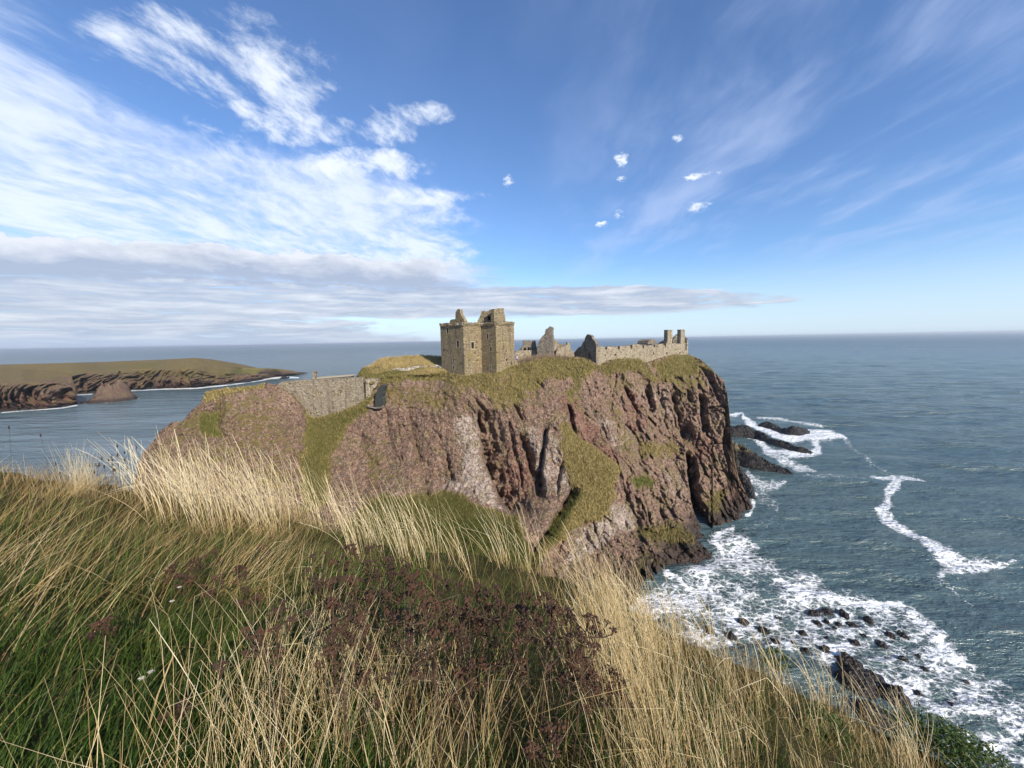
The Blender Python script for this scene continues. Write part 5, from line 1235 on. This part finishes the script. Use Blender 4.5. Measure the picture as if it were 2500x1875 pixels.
def blade_mat(name, stops, root_c, rough=0.6, transl=0.25):
    m, b, bs = new_mat(name)
    t = b.attr('tone'); u = b.attr('up')
    cr = b.new('ShaderNodeValToRGB'); b.ln(t, cr.inputs[0])
    e = cr.color_ramp.elements
    while len(e) < len(stops): e.new(0.5)
    for k, (ps, c) in enumerate(stops): e[k].position = ps; e[k].color = (*c, 1)
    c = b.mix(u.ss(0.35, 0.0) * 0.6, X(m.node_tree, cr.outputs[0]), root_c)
    b.ln(c, bs.inputs['Base Color']); bs.inputs['Roughness'].default_value = rough; bs.inputs['Specular IOR Level'].default_value = 0.3
    tr = b.new('ShaderNodeBsdfTranslucent'); b.ln(c, tr.inputs['Color'])
    mx = b.new('ShaderNodeMixShader'); mx.inputs[0].default_value = transl
    b.ln(bs.outputs[0], mx.inputs[1]); b.ln(tr.outputs[0], mx.inputs[2])
    out = [n for n in m.node_tree.nodes if n.type == 'OUTPUT_MATERIAL'][0]; b.ln(mx.outputs[0], out.inputs['Surface'])
    return m
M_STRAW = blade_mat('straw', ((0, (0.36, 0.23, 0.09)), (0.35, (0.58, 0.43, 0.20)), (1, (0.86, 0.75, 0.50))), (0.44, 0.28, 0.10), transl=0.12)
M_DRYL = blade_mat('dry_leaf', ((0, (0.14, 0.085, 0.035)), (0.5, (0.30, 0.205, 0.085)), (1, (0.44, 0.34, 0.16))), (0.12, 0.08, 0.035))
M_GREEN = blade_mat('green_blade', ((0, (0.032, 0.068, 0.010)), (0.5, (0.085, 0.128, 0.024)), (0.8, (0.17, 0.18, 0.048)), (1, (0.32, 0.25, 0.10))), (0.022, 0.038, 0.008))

def scatter(n, seed, xr=(-13, 8), yr=(0.8, 10.5), near=1.0):
    """Random points on the slope, denser towards the viewer, kept where the view can see them."""
    rg = np.random.default_rng(seed)
    az_ = np.radians(rg.uniform(-60, 60, n)); u = rg.uniform(0, 1, n)
    r = 1.05 * (12.0 / 1.05) ** (u ** near)
    x = r * np.sin(az_); y = r * np.cos(az_)
    z = gz(x, y); p = np.stack([x, y, z], -1)
    px, py = proj(p)
    return p, px, py, y - crest(x), rg
def clumped(p, n_per, rad, rg):
    """fan stalks around each centre; returns points and outward offsets."""
    k = np.repeat(np.arange(len(p)), n_per)
    off = rg.normal(size=(len(k), 2)) * rad
    q = p[k].copy(); q[:, 0] += off[:, 0]; q[:, 1] += off[:, 1]; q[:, 2] = gz(q[:, 0], q[:, 1]) - .02
    return q, off / rad, k

def build_grass():
    # tall pale stalks along the edge
    p, px, py, s, rg = scatter(9000, 1, near=0.55)
    dens = sstep(300, 420, px) * np.where((px > 600) & (px < 1420), sstep(-1.7, -1.15, s), 1) * (1 - 0.75 * sstep(1380, 1560, px) * 1) * sstep(-2.1, -1.3, s) * (1 - sstep(0.25, 0.9, s))
    dens = dens * np.clip(0.55 + 1.3 * fbm2(p[:, 0] * 0.9, p[:, 1] * 0.9, 3, 420), 0.05, 1)
    dens = dens * np.interp(px, [720, 880, 980, 1380, 1480], [1, .7, .22, .24, .8])
    keep_ = rg.uniform(size=len(p)) < dens * 0.34
    c = p[keep_]
    q, off, k = clumped(c, 7, 0.085, rg)
    n = len(q); pxq, pyq = proj(q)
    L = rg.uniform(.95, 1.55, n) * np.interp(pxq, [350, 600, 950, 1150, 1500], [1.05, 1.15, .98, .85, 0.85])
    yaw = math.pi + rg.normal(size=n) * .5 + off[:, 1] * .25
    a0 = np.clip(.10 - off[:, 0] * .12 + rg.normal(size=n) * .09, -.25, .6); a1 = a0 + np.abs(rg.normal(size=n)) * .22 + .34
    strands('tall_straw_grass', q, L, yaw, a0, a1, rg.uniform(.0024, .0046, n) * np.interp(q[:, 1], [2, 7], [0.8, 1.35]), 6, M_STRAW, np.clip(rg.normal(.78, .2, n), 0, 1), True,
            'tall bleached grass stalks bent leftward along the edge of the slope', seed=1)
    # golden stalks filling the right of the slope and the bottom centre
    p, px, py, s, rg = scatter(15000, 2, near=0.8)
    d1 = sstep(1330, 1480, px) * (1 - sstep(2250, 2420, px)) * sstep(1430, 1520, py)
    d2 = sstep(560, 900, px) * (1 - sstep(1150, 1500, px)) * sstep(1500, 1640, py) * .8
    d2 = d2 * np.where(px > 850, sstep(1620, 1720, py), 1)
    d2 = np.maximum(d2, sstep(300, 900, px - (py - 1700) * -0.6) * (1 - sstep(1150, 1500, px)) * sstep(1640, 1760, py) * .7)
    d2 = d2 * np.where((px > 1060) & (px < 1520), .32, np.where(px < 620, .6, 1.0))
    dens = np.maximum(d1 * (1 - .55 * sstep(1500, 1750, px)), d2) * (s < .7) * np.clip(.6 + 1.2 * fbm2(p[:, 0] * 1.3, p[:, 1] * 1.3, 3, 430), .05, 1) * (np.hypot(p[:, 0], p[:, 1]) > 1.35)
    c = p[rg.uniform(size=len(p)) < dens * .24]
    q, off, k = clumped(c, 6, 0.07, rg)
    n = len(q); pxq, pyq = proj(q)
    right = sstep(1250, 1500, pxq)
    L = rg.uniform(.55, 1.05, n) * np.interp(pxq, [700, 950, 1380, 1480, 1650, 1900, 2300], [.95, .72, .72, 1.0, .9, .58, .40]) * np.where((rg.uniform(size=n) < .06) & (pxq > 1450), 1.5, 1)
    yaw = np.where(rg.uniform(size=n) < .35 + .6 * right, math.pi, 0.0) + rg.normal(size=n) * .6
    a0 = np.clip(.08 + rg.normal(size=n) * .11, -.2, .6); a1 = a0 + np.abs(rg.normal(size=n)) * .25 + .12
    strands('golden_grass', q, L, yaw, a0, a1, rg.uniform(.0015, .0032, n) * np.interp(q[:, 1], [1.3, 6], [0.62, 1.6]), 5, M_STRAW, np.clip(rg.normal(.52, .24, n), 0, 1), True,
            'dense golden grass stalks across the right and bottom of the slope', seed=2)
    # laid-over olive and straw blades, combed to the right, on the left of the slope
    p, px, py, s, rg = scatter(60000, 3, near=0.85)
    dens = (1 - sstep(620, 900, px)) * (s < .5) * np.clip(.75 + .8 * fbm2(p[:, 0] * .8, p[:, 1] * .8, 3, 440), .2, 1) * (1 - .9 * sstep(1400, 1560, py))
    q = p[rg.uniform(size=len(p)) < dens * .40]; n = len(q); q[:, 2] -= .02
    yaw = .15 + rg.normal(size=n) * .55 + .6 * fbm2(q[:, 0] * .5, q[:, 1] * .5, 2, 441)
    a0 = np.clip(rg.normal(.55, .2, n), .05, 1.1); a1 = a0 + rg.uniform(.25, .75, n)
    band = sstep(-.35, .45, fbm2(q[:, 0] * .7 + q[:, 1] * .3, q[:, 1] * .9, 3, 442))
    tone = np.clip(rg.normal(.45, .24, n) + .40 * band - .1, 0, 1)
    strands('combed_grass', q, rg.uniform(.35, .75, n), yaw, a0, a1, rg.uniform(.0022, .0048, n), 4, M_DRYL, tone, False, 'long brown and straw coloured blades combed over to the right on the left of the slope', seed=3)
    # green blades
    p, px, py, s, rg = scatter(120000, 4, near=0.9)
    left = 1 - sstep(700, 1150, px)
    dens = (s < .3) * (.14 + .86 * left * sstep(1130, 1350, py)) * np.clip(.6 + .9 * fbm2(p[:, 0] * 1.1, p[:, 1] * 1.1, 3, 450), .1, 1)
    q = p[rg.uniform(size=len(p)) < dens * .72]; n = len(q); q[:, 2] -= .02
    pxq, pyq = proj(q)
    yaw = .2 + rg.normal(size=n) * .9; a0 = np.clip(rg.normal(.3, .25, n), -.3, 1.0); a1 = a0 + rg.uniform(.2, .9, n)
    tone = np.clip(rg.normal(.38, .24, n) + .35 * sstep(1500, 1180, pyq) - .18 * sstep(1550, 1800, pyq), 0, 1)
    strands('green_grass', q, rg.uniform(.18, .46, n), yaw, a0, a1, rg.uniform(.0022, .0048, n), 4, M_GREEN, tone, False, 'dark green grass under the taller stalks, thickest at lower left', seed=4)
    # dead leaves and bent stems at the foot of the tall grass
    p, px, py, s, rg = scatter(60000, 5, near=0.75)
    dens = sstep(200, 600, px) * (s < .9) * (.25 + .75 * sstep(-2.6, -1.0, s) + .5 * sstep(1350, 1500, px)) * np.clip(.6 + 1.0 * fbm2(p[:, 0] * 1.4, p[:, 1] * 1.4, 3, 460), .1, 1)
    q = p[rg.uniform(size=len(p)) < dens * .30]; n = len(q); q[:, 2] -= .02
    yaw = rg.uniform(0, 6.283, n); a0 = rg.uniform(.0, .7, n); a1 = a0 + rg.uniform(.1, .9, n)
    strands('dead_leaf_litter', q, rg.uniform(.2, .6, n), yaw, a0, a1, rg.uniform(.0014, .003, n), 4, M_DRYL, np.clip(rg.normal(.5, .25, n), 0, 1), False, 'tangled dead brown blades at the foot of the tall grass', seed=5)
    # sparse thin stalks standing up against the water on the far left
    rg = np.random.default_rng(6)
    cx_ = np.concatenate([rg.normal(188, 26, 70), rg.uniform(0, 340, 110), rg.normal(205, 16, 40)]); dd = rg.uniform(7.0, 8.2, len(cx_))
    r = ray(cx_, np.full(len(cx_), 1190.)); q = CAM + r * dd[:, None]; q[:, 2] = gz(q[:, 0], q[:, 1]) - .02
    n = len(q); tall = (np.abs(cx_ - 195) < 50)
    strands('thin_stalks', q, np.where(tall, rg.uniform(.5, 1.05, n), rg.uniform(.25, .6, n)), rg.uniform(0, 6.283, n), np.abs(rg.normal(size=n)) * .1, rg.uniform(.1, .4, n), rg.uniform(.0016, .0026, n), 5, M_STRAW, np.clip(rg.normal(.7, .2, n), 0, 1), True,
            'a few thin pale stalks standing up before the water at far left', seed=6)
    # bright clumps of straw swept to the right among the combed grass
    p, px, py, s, rg = scatter(5000, 9, near=0.7)
    dens = (1 - sstep(600, 760, px)) * (s < .2) * sstep(1120, 1200, py) * (1 - sstep(1480, 1640, py)) * sstep(.0, .5, fbm2(p[:, 0] * .7 + 5, p[:, 1] * .9, 3, 490))
    c = p[rg.uniform(size=len(p)) < dens * .30]; q, off, k = clumped(c, 10, 0.10, rg); n = len(q)
    a0 = np.clip(rg.normal(.55, .18, n) + off[:, 0] * .1, .1, 1.1)
    strands('swept_straw', q, rg.uniform(.45, .95, n), .25 + rg.normal(size=n) * .3 + .5 * fbm2(q[:, 0] * .5, q[:, 1] * .5, 2, 441), a0, a0 + rg.uniform(.2, .6, n), rg.uniform(.0014, .0028, n) * np.interp(q[:, 1], [2, 7], [.8, 1.5]), 5, M_STRAW, np.clip(rg.normal(.34, .25, n), 0, 1), True,
            'clumps of bright straw swept over to the right on the left of the slope', seed=10)
    rg = np.random.default_rng(8)
    x = rg.uniform(-15.5, -3.5, 5200); s = rg.uniform(-1.6, .5, 5200); y = crest(x) + s
    q = np.stack([x, y, gz(x, y) - .02], -1); q = q[rg.uniform(size=len(q)) < np.clip(.55 + 1.2 * fbm2(x * .8, y * .8, 3, 480), .1, 1)]; n = len(q)
    strands('edge_grass', q, rg.uniform(.25, .55, n), .1 + rg.normal(size=n) * .8, np.clip(rg.normal(.35, .25, n), -.2, 1), np.clip(rg.normal(.8, .3, n), .1, 1.6), rg.uniform(.0022, .0042, n), 4, M_DRYL, np.clip(rg.normal(.4, .28, n), 0, 1), False,
            'ragged brown grass along the left edge of the slope before the bay', seed=9)
    # scrubby leafy growth on the cliff edge at lower right
    L = []
    for cx, cy, rad, cnt in ((2290, 1800, .34, 900), (2350, 1830, .34, 900), (2225, 1790, .3, 700), (2400, 1870, .3, 700), (2010, 1770, .22, 500), (1890, 1610, .2, 400), (2120, 1830, .25, 600)):
        rr = ray(np.float64(cx), np.float64(cy)); ts = np.linspace(2, 9, 1400); pts = CAM + rr[None] * ts[:, None]
        i = int(np.argmin(np.abs(pts[:, 2] - gz(pts[:, 0], pts[:, 1]) - .12))); c0 = pts[i]
        d = rg.normal(size=(cnt, 3)); d /= np.linalg.norm(d, axis=1)[:, None]
        L.append((c0 + d * rad * rg.uniform(.35, 1, cnt)[:, None] ** .6 * np.array([1.1, 1.0, .6]) * (1 + .5 * noise3(c0 + d * 1.7, 470))[:, None]))
    q = np.concatenate(L); n = len(q)
    strands('cliff_edge_leaves', q, rg.uniform(.035, .07, n), rg.uniform(0, 6.283, n), rg.uniform(.2, 1.5, n), rg.uniform(.6, 2.0, n), rg.uniform(.008, .014, n), 3, M_GREEN, np.clip(rg.normal(.3, .22, n), 0, 1), False,
            'dark green leafy scrub at the lower right cliff edge', 'scrub', seed=7)
build_grass()

# ------------------------------------------------------------------ dead flower stems with flat brown seed heads
M_STEM = plain('dead_stem', (0.062, 0.034, 0.016), 0.8, 0.3, 20)
M_HEAD = plain('seed_head', (0.058, 0.024, 0.010), 0.85, 0.45, 30)
_t = T(M_HEAD.node_tree); _oi = _t.new('ShaderNodeObjectInfo'); _bs = M_HEAD.node_tree.nodes['Principled BSDF']
_src = _bs.inputs['Base Color'].links[0].from_socket
_t.ln(_t.mix(X(M_HEAD.node_tree, _oi.outputs['Random']).ss(0.75, 0.2) * 0.85, X(M_HEAD.node_tree, _src), (0.030, 0.013, 0.006)), _bs.inputs['Base Color'])
M_BLACK = plain('plantain_head', (0.03, 0.022, 0.018), 0.8, 0.3, 40)
M_WHITE = plain('white_floret', (0.40, 0.39, 0.33), 0.8, 0.15, 40)
OCT = np.array([(1, 0, 0), (0, 1, 0), (-1, 0, 0), (0, -1, 0), (0, 0, 1), (0, 0, -.7)], float)
OCTF = [(0, 1, 4), (1, 2, 4), (2, 3, 4), (3, 0, 4), (1, 0, 5), (2, 1, 5), (3, 2, 5), (0, 3, 5)]
def tube_mesh(lines, nside=4):
    V = []; F = []
    for pts, r0, r1 in lines:
        pts = np.asarray(pts, float); k = len(V); m_ = len(pts)
        for i in range(m_):
            tg = pts[min(i + 1, m_ - 1)] - pts[max(i - 1, 0)]; tg /= np.linalg.norm(tg) + 1e-9
            u = np.cross(tg, [0.3, 1, 0.1]); u /= np.linalg.norm(u) + 1e-9; v = np.cross(tg, u); r = r0 + (r1 - r0) * i / (m_ - 1)
            for j in range(nside):
                a = j / nside * 6.283; V.append(pts[i] + r * (math.cos(a) * u + math.sin(a) * v))
        for i in range(m_ - 1):
            for j in range(nside):
                j2 = (j + 1) % nside; F.append((k + i * nside + j, k + i * nside + j2, k + (i + 1) * nside + j2, k + (i + 1) * nside + j))
    return V, F
def head_mesh(rg, rad, nb, br, name, mat, flat=.55):
    V = []; F = []
    lines = []
    for i in range(nb):
        a = i * 2.4 + rg.uniform(-.3, .3); r = rad * math.sqrt((i + .5) / nb) * rg.uniform(.85, 1.1)
        c = np.array([r * math.cos(a), r * math.sin(a), rad * (.55 + flat * (-(r / rad) ** 2 * .6) + rg.uniform(-.10, .10))])
        k = len(V); s = br * rg.uniform(.75, 1.25); V += list(c + OCT * s * np.array([1, 1, .75])); F += [tuple(k + q for q in f) for f in OCTF]
        lines.append(([(0, 0, -rad * .3), c * np.array([.5, .5, .55]), c], .0011, .0008))
    v2, f2 = tube_mesh(lines, 3); k = len(V); V += v2; F += [tuple(k + q for q in f) for f in f2]
    me = bpy.data.meshes.new(name); me.from_pydata([tuple(v) for v in V], [], F); me.materials.append(mat)
    return me
def bunch_mesh(rg, rad, nb, br):
    """A tight rough bunch of dry buttons on short stalks."""
    V = []; F = []; lines = []
    for i in range(nb):
        a = i * 2.4 + rg.uniform(-.5, .5); r = rad * math.sqrt((i + .5) / nb) * rg.uniform(.8, 1.15)
        c = np.array([r * math.cos(a), r * math.sin(a), rad * (.35 - .35 * (r / rad) ** 2) + rg.uniform(-.25, .25) * rad])
        k = len(V); s_ = br * rg.uniform(.7, 1.3); V += list(c + OCT * s_ * np.array([1, 1, .9]) * rg.uniform(.8, 1.2, 3)); F += [tuple(k + q for q in f) for f in OCTF]
        if i % 2 == 0: lines.append(([(0, 0, -rad * 1.5), c * .5 + np.array([0, 0, -rad * .6]), c], .0012, .0009))
    v2, f2 = tube_mesh(lines, 3); k = len(V); V += v2; F += [tuple(k + q for q in f) for f in f2]
    me = bpy.data.meshes.new('flower_head'); me.from_pydata([tuple(v) for v in V], [], F); me.materials.append(M_HEAD)
    return me
HEADS = [bunch_mesh(np.random.default_rng(40 + i), r, nb, br) for i, (r, nb, br) in enumerate(((.018, 11, .0062), (.014, 8, .006), (.022, 14, .0066), (.012, 6, .0055)))]
def plant_proto(i):
    rg = np.random.default_rng(60 + i); lines = []; heads = []
    top = np.array([rg.uniform(-.05, .05), rg.uniform(-.05, .05), .93])
    main = [np.array([0, 0, -.04]), np.array([top[0] * .2 + rg.uniform(-.02, .02), top[1] * .2, .33]), np.array([top[0] * .6 + rg.uniform(-.02, .02), top[1] * .6, .66]), top]
    lines.append((main, .0058, .0036)); heads.append((top + [0, 0, .05], 2, 1.0)); lines.append(([top, top + [0, 0, .05]], .0036, .002))
    for j in range(5 + i % 4):
        z0 = rg.uniform(.60, .92); a = j * 2.4 + rg.uniform(-.4, .4); p0 = np.array([np.interp(z0, [0, 1], [0, top[0]]), np.interp(z0, [0, 1], [0, top[1]]), z0])
        rr = rg.uniform(.05, .17); e = p0 + np.array([math.cos(a) * rr, math.sin(a) * rr, rg.uniform(.10, .22)]); e[2] = min(e[2], 1.0 - rr * .5 + rg.uniform(-.03, .03))
        lines.append(([p0, p0 * .5 + e * .5 + np.array([math.cos(a), math.sin(a), -.6]) * .02, e - [0, 0, .02]], .0034, .0024)); heads.append((e, int(rg.integers(0, 4)), rg.uniform(.8, 1.2)))
    for j in range(12):                                                 # withered feathery leaves on the stem
        z0 = rg.uniform(.08, .72); a = rg.uniform(0, 6.283); p0 = np.array([top[0] * z0 * .9, top[1] * z0 * .9, z0]); l = rg.uniform(.05, .13)
        lines.append(([p0, p0 + np.array([math.cos(a) * l * .6, math.sin(a) * l * .6, .03]), p0 + np.array([math.cos(a) * l, math.sin(a) * l, -.03])], .0036, .0012))
    V, F = tube_mesh(lines, 4)
    me = bpy.data.meshes.new('stem'); me.from_pydata([tuple(v) for v in V], [], F); me.materials.append(M_STEM)
    return me, heads
PROTO = [plant_proto(i) for i in range(6)]
def ground_hit(px, py, h):
    """point on the view ray at height h over the slope (the nearer crossing that still lies on this side of the edge)."""
    r = ray(np.float64(px), np.float64(py)); ts = np.linspace(1.0, 9.5, 1700); pts = CAM + r[None] * ts[:, None]
    f = pts[:, 2] - gz(pts[:, 0], pts[:, 1]) - h
    ok = np.where((f[:-1] > 0) & (f[1:] <= 0))[0]
    i = ok[0] if len(ok) else int(np.argmin(np.abs(f)))
    return pts[i]
def Q9(cx, cy): return (700 + cx / 2.458, 1250 + cy / 2.458)
def Q8(cx, cy): return (cx / 1.8956, 1000 + cy / 1.8956)
SPOT0 = [Q9(*q) for q in ((180, 240), (390, 195), (510, 200), (610, 250), (660, 330), (330, 290), (520, 330), (230, 420), (430, 400), (690, 390), (770, 390), (850, 395), (990, 430), (1130, 460), (1210, 490), (720, 470), (1320, 530), (1410, 510), (1500, 490),
         (1570, 590), (1700, 620), (1830, 605), (1875, 670), (1790, 740), (1560, 680), (1180, 650), (1020, 720), (860, 670), (950, 660), (1050, 940), (1180, 900), (1400, 890), (1730, 920), (1850, 930), (1960, 960), (1840, 1020), (2010, 1050), (480, 980), (1560, 1310),
         (250, 560), (310, 720), (430, 720), (1280, 620), (1620, 560), (1450, 600), (600, 440), (880, 520), (1090, 540))] + \
        [Q8(*q) for q in ((980, 655), (910, 695), (860, 770), (985, 770), (1200, 630), (1110, 720), (1150, 830), (480, 975), (815, 1375), (1240, 920), (1250, 990), (790, 730))]
SPOTS = SPOT0
NAMED = {36: 'dead brown flower stem reaching farthest right, flat seed heads over golden grass', 34: 'dead flower stem with a broad flat brown head just left of the farthest right one', 38: 'short dead flower stem lowest in the golden grass at bottom centre',
         29: 'dead flower stem with red brown head low in front of the main cluster', 1: 'dead flower stem with the highest brown heads of the cluster, against pale stalks', 0: 'dead flower stem with brown heads at the upper left end of the cluster',
         22: 'dead flower stem at the right end of the upper row, leaning over pale stalks', 53: 'lone dead flower head dark against the green grass at lower left', 54: 'low dead flower head in the combed grass, farthest left of all', 48: 'dark dead flower head in front of the tall pale stalks, left of the cluster'}
ROWS = [('upper row among pale stalks', lambda x, y: x >= 640 and y < 1445), ('middle row of the cluster', lambda x, y: x >= 640 and 1445 <= y < 1545), ('lower row before the cluster', lambda x, y: x >= 640 and y >= 1545), ('green grass left of the cluster', lambda x, y: x < 640)]
AUTO = {}
for rn, rf in ROWS:
    mem = sorted([i for i, q in enumerate(SPOTS) if rf(*q) and i not in NAMED], key=lambda i: SPOTS[i][0])
    for k, i in enumerate(mem): AUTO[i] = 'dead brown flower stem, %s from the left in the %s' % (ORD[k], rn)
PG = 'dead flower stems with flat brown seed heads'
for i, (sx, sy) in enumerate(SPOTS):
    rg = np.random.default_rng(800 + i)
    h = rg.uniform(.72, 1.0) if sy < 1500 else (rg.uniform(.6, .85) if sy < 1600 else rg.uniform(.45, .6))
    if sx < 640: h *= .55
    top = ground_hit(sx, sy, h); base = np.array([top[0], top[1], float(gz(top[0], top[1]))])
    lean_ = (.12 if sx > 1350 else 0.0)
    pr = empty('dead_flower_stem', base, NAMED.get(i, AUTO.get(i)), 'dead plant', PG)
    pr.rotation_euler = (0, lean_, 0) ; pr.scale = (h, h, h)
    me, heads = PROTO[i % 6]
    so_ = bpy.data.objects.new('stem', me); COL.objects.link(so_); so_.parent = pr; so_.rotation_euler = (0, 0, rg.uniform(0, 6.28)); rz = so_.rotation_euler.z
    if lean_: base = base - np.array([math.sin(lean_) * h, 0, 0]); pr.location = (base[0], base[1], float(gz(base[0], base[1])))
    for (hp, hk, hs) in heads:
        ho = bpy.data.objects.new('flower_head', HEADS[hk]); COL.objects.link(ho); ho.parent = pr
        ho.location = (hp[0] * math.cos(rz) - hp[1] * math.sin(rz), hp[0] * math.sin(rz) + hp[1] * math.cos(rz), hp[2])
        k = hs / h * (1.4 + .25 * (base[1] > 4)); ho.scale = (k, k, k); ho.rotation_euler = (rg.normal() * .15, rg.normal() * .15, rg.uniform(0, 6.28))
# ribwort stalks with small black heads on the left-hand edge
V, F = tube_mesh([([(0, 0, 0), (.015, 0, .5), (.05, 0, 1.0)], .0022, .0018)], 3)
ms = bpy.data.meshes.new('stalk'); ms.from_pydata([tuple(v) for v in V], [], F); ms.materials.append(M_BLACK)
hv = []; hf = grid_faces(6, 6, True)
for i, (z, r) in enumerate(((0, .003), (.008, .0085), (.02, .010), (.034, .009), (.044, .006), (.05, .001))):
    hv += [(r * math.cos(j * 1.047), r * math.sin(j * 1.047), z) for j in range(6)]
mh = bpy.data.meshes.new('head'); mh.from_pydata(hv, [], [tuple(int(q) for q in f) for f in hf]); mh.materials.append(M_BLACK)
def Q5(cx, cy): return (cx / 5.267, 1000 + cy / 5.267)
PL = [(1712, 520), (1595, 580), (1497, 615), (1432, 630), (1405, 660), (1345, 648), (1480, 492), (1635, 668), (1475, 730), (1270, 720), (1255, 728), (1215, 755), (1325, 765), (1430, 800), (1495, 800), (1595, 790), (1265, 815), (1410, 690), (1165, 730), (880, 720), (820, 830), (770, 715), (560, 345), (70, 255)]
for i, q in enumerate(PL):
    sx, sy = Q5(*q); rg = np.random.default_rng(950 + i)
    dist = rg.uniform(7.4, 8.0); tp = CAM + ray(np.float64(sx), np.float64(sy)) * dist; g0 = float(gz(tp[0], tp[1])); hgt = max(.12, tp[2] - g0)
    st_ = empty('plantain_stalk', (tp[0], tp[1], g0), {0: 'tallest thin stalk with a black seed head, nearest the crag at the left edge', 22: 'tall stalk with a black head against the water, apart from the others', 23: 'black seed head on a thin stalk at the far left of the view'}.get(i, 'thin stalk with a small black seed head, %s from the left against the water' % ORD[sorted(range(len(PL)), key=lambda k: PL[k][0]).index(i)]), 'plant', 'thin stalks with black seed heads at the left edge')
    a = bpy.data.objects.new('stalk', ms); COL.objects.link(a); a.parent = st_; a.scale = (1, 1, hgt); a.rotation_euler = (0, 0, rg.uniform(0, 6.28)); rz = a.rotation_euler.z
    b_ = bpy.data.objects.new('head', mh); COL.objects.link(b_); b_.parent = st_; b_.location = (.05 * math.cos(rz), .05 * math.sin(rz), hgt); b_.scale = (1.25, 1.25, 1.5)
# a few white yarrow heads still in flower
MW = head_mesh(np.random.default_rng(77), .014, 18, .0032, 'white_head', M_WHITE)
for i, (q, lb) in enumerate((((655, 1240), 'broken white flower head low in the dark green grass at lower left'), ((698, 1212), 'small white flower head beside the lower left white one'), ((795, 885), 'small white flower head among dark seed heads, left of the cluster'), ((830, 820), 'pale flower heads just above the small white one left of the cluster'))):
    sx, sy = Q8(*q); tp = ground_hit(sx, sy, .34); g0 = float(gz(tp[0], tp[1]))
    yr = empty('white_flower', (tp[0], tp[1], g0), lb, 'flower', 'white flowers left in the grass')
    V, F = tube_mesh([([(0, 0, 0), (.01, 0, .17), (0, 0, .335)], .0018, .0013)], 3); mesh_obj('stem', V, F, M_GREEN, yr)
    ho = bpy.data.objects.new('flower_head', MW); COL.objects.link(ho); ho.parent = yr; ho.location = (0, 0, .335)

# ------------------------------------------------------------------ sea air
hm = bpy.data.materials.new('haze'); hm.use_nodes = True
ht_ = hm.node_tree; ht_.nodes.clear()
pv = ht_.nodes.new('ShaderNodeVolumePrincipled'); pv.inputs['Color'].default_value = (0.86, 0.92, 0.97, 1); pv.inputs['Density'].default_value = 0.00009; pv.inputs['Anisotropy'].default_value = 0.35
ho_ = ht_.nodes.new('ShaderNodeOutputMaterial'); ht_.links.new(pv.outputs[0], ho_.inputs['Volume'])
hz_ = boxes_obj('haze', [(np.array([0, 0, 28.0]), np.array([60000., 0, 0]), np.array([0, 60000., 0]), np.array([0, 0, 34.0]))], hm)
tag(hz_, 'thin pale sea haze that softens the far horizon', 'haze', kind='stuff')
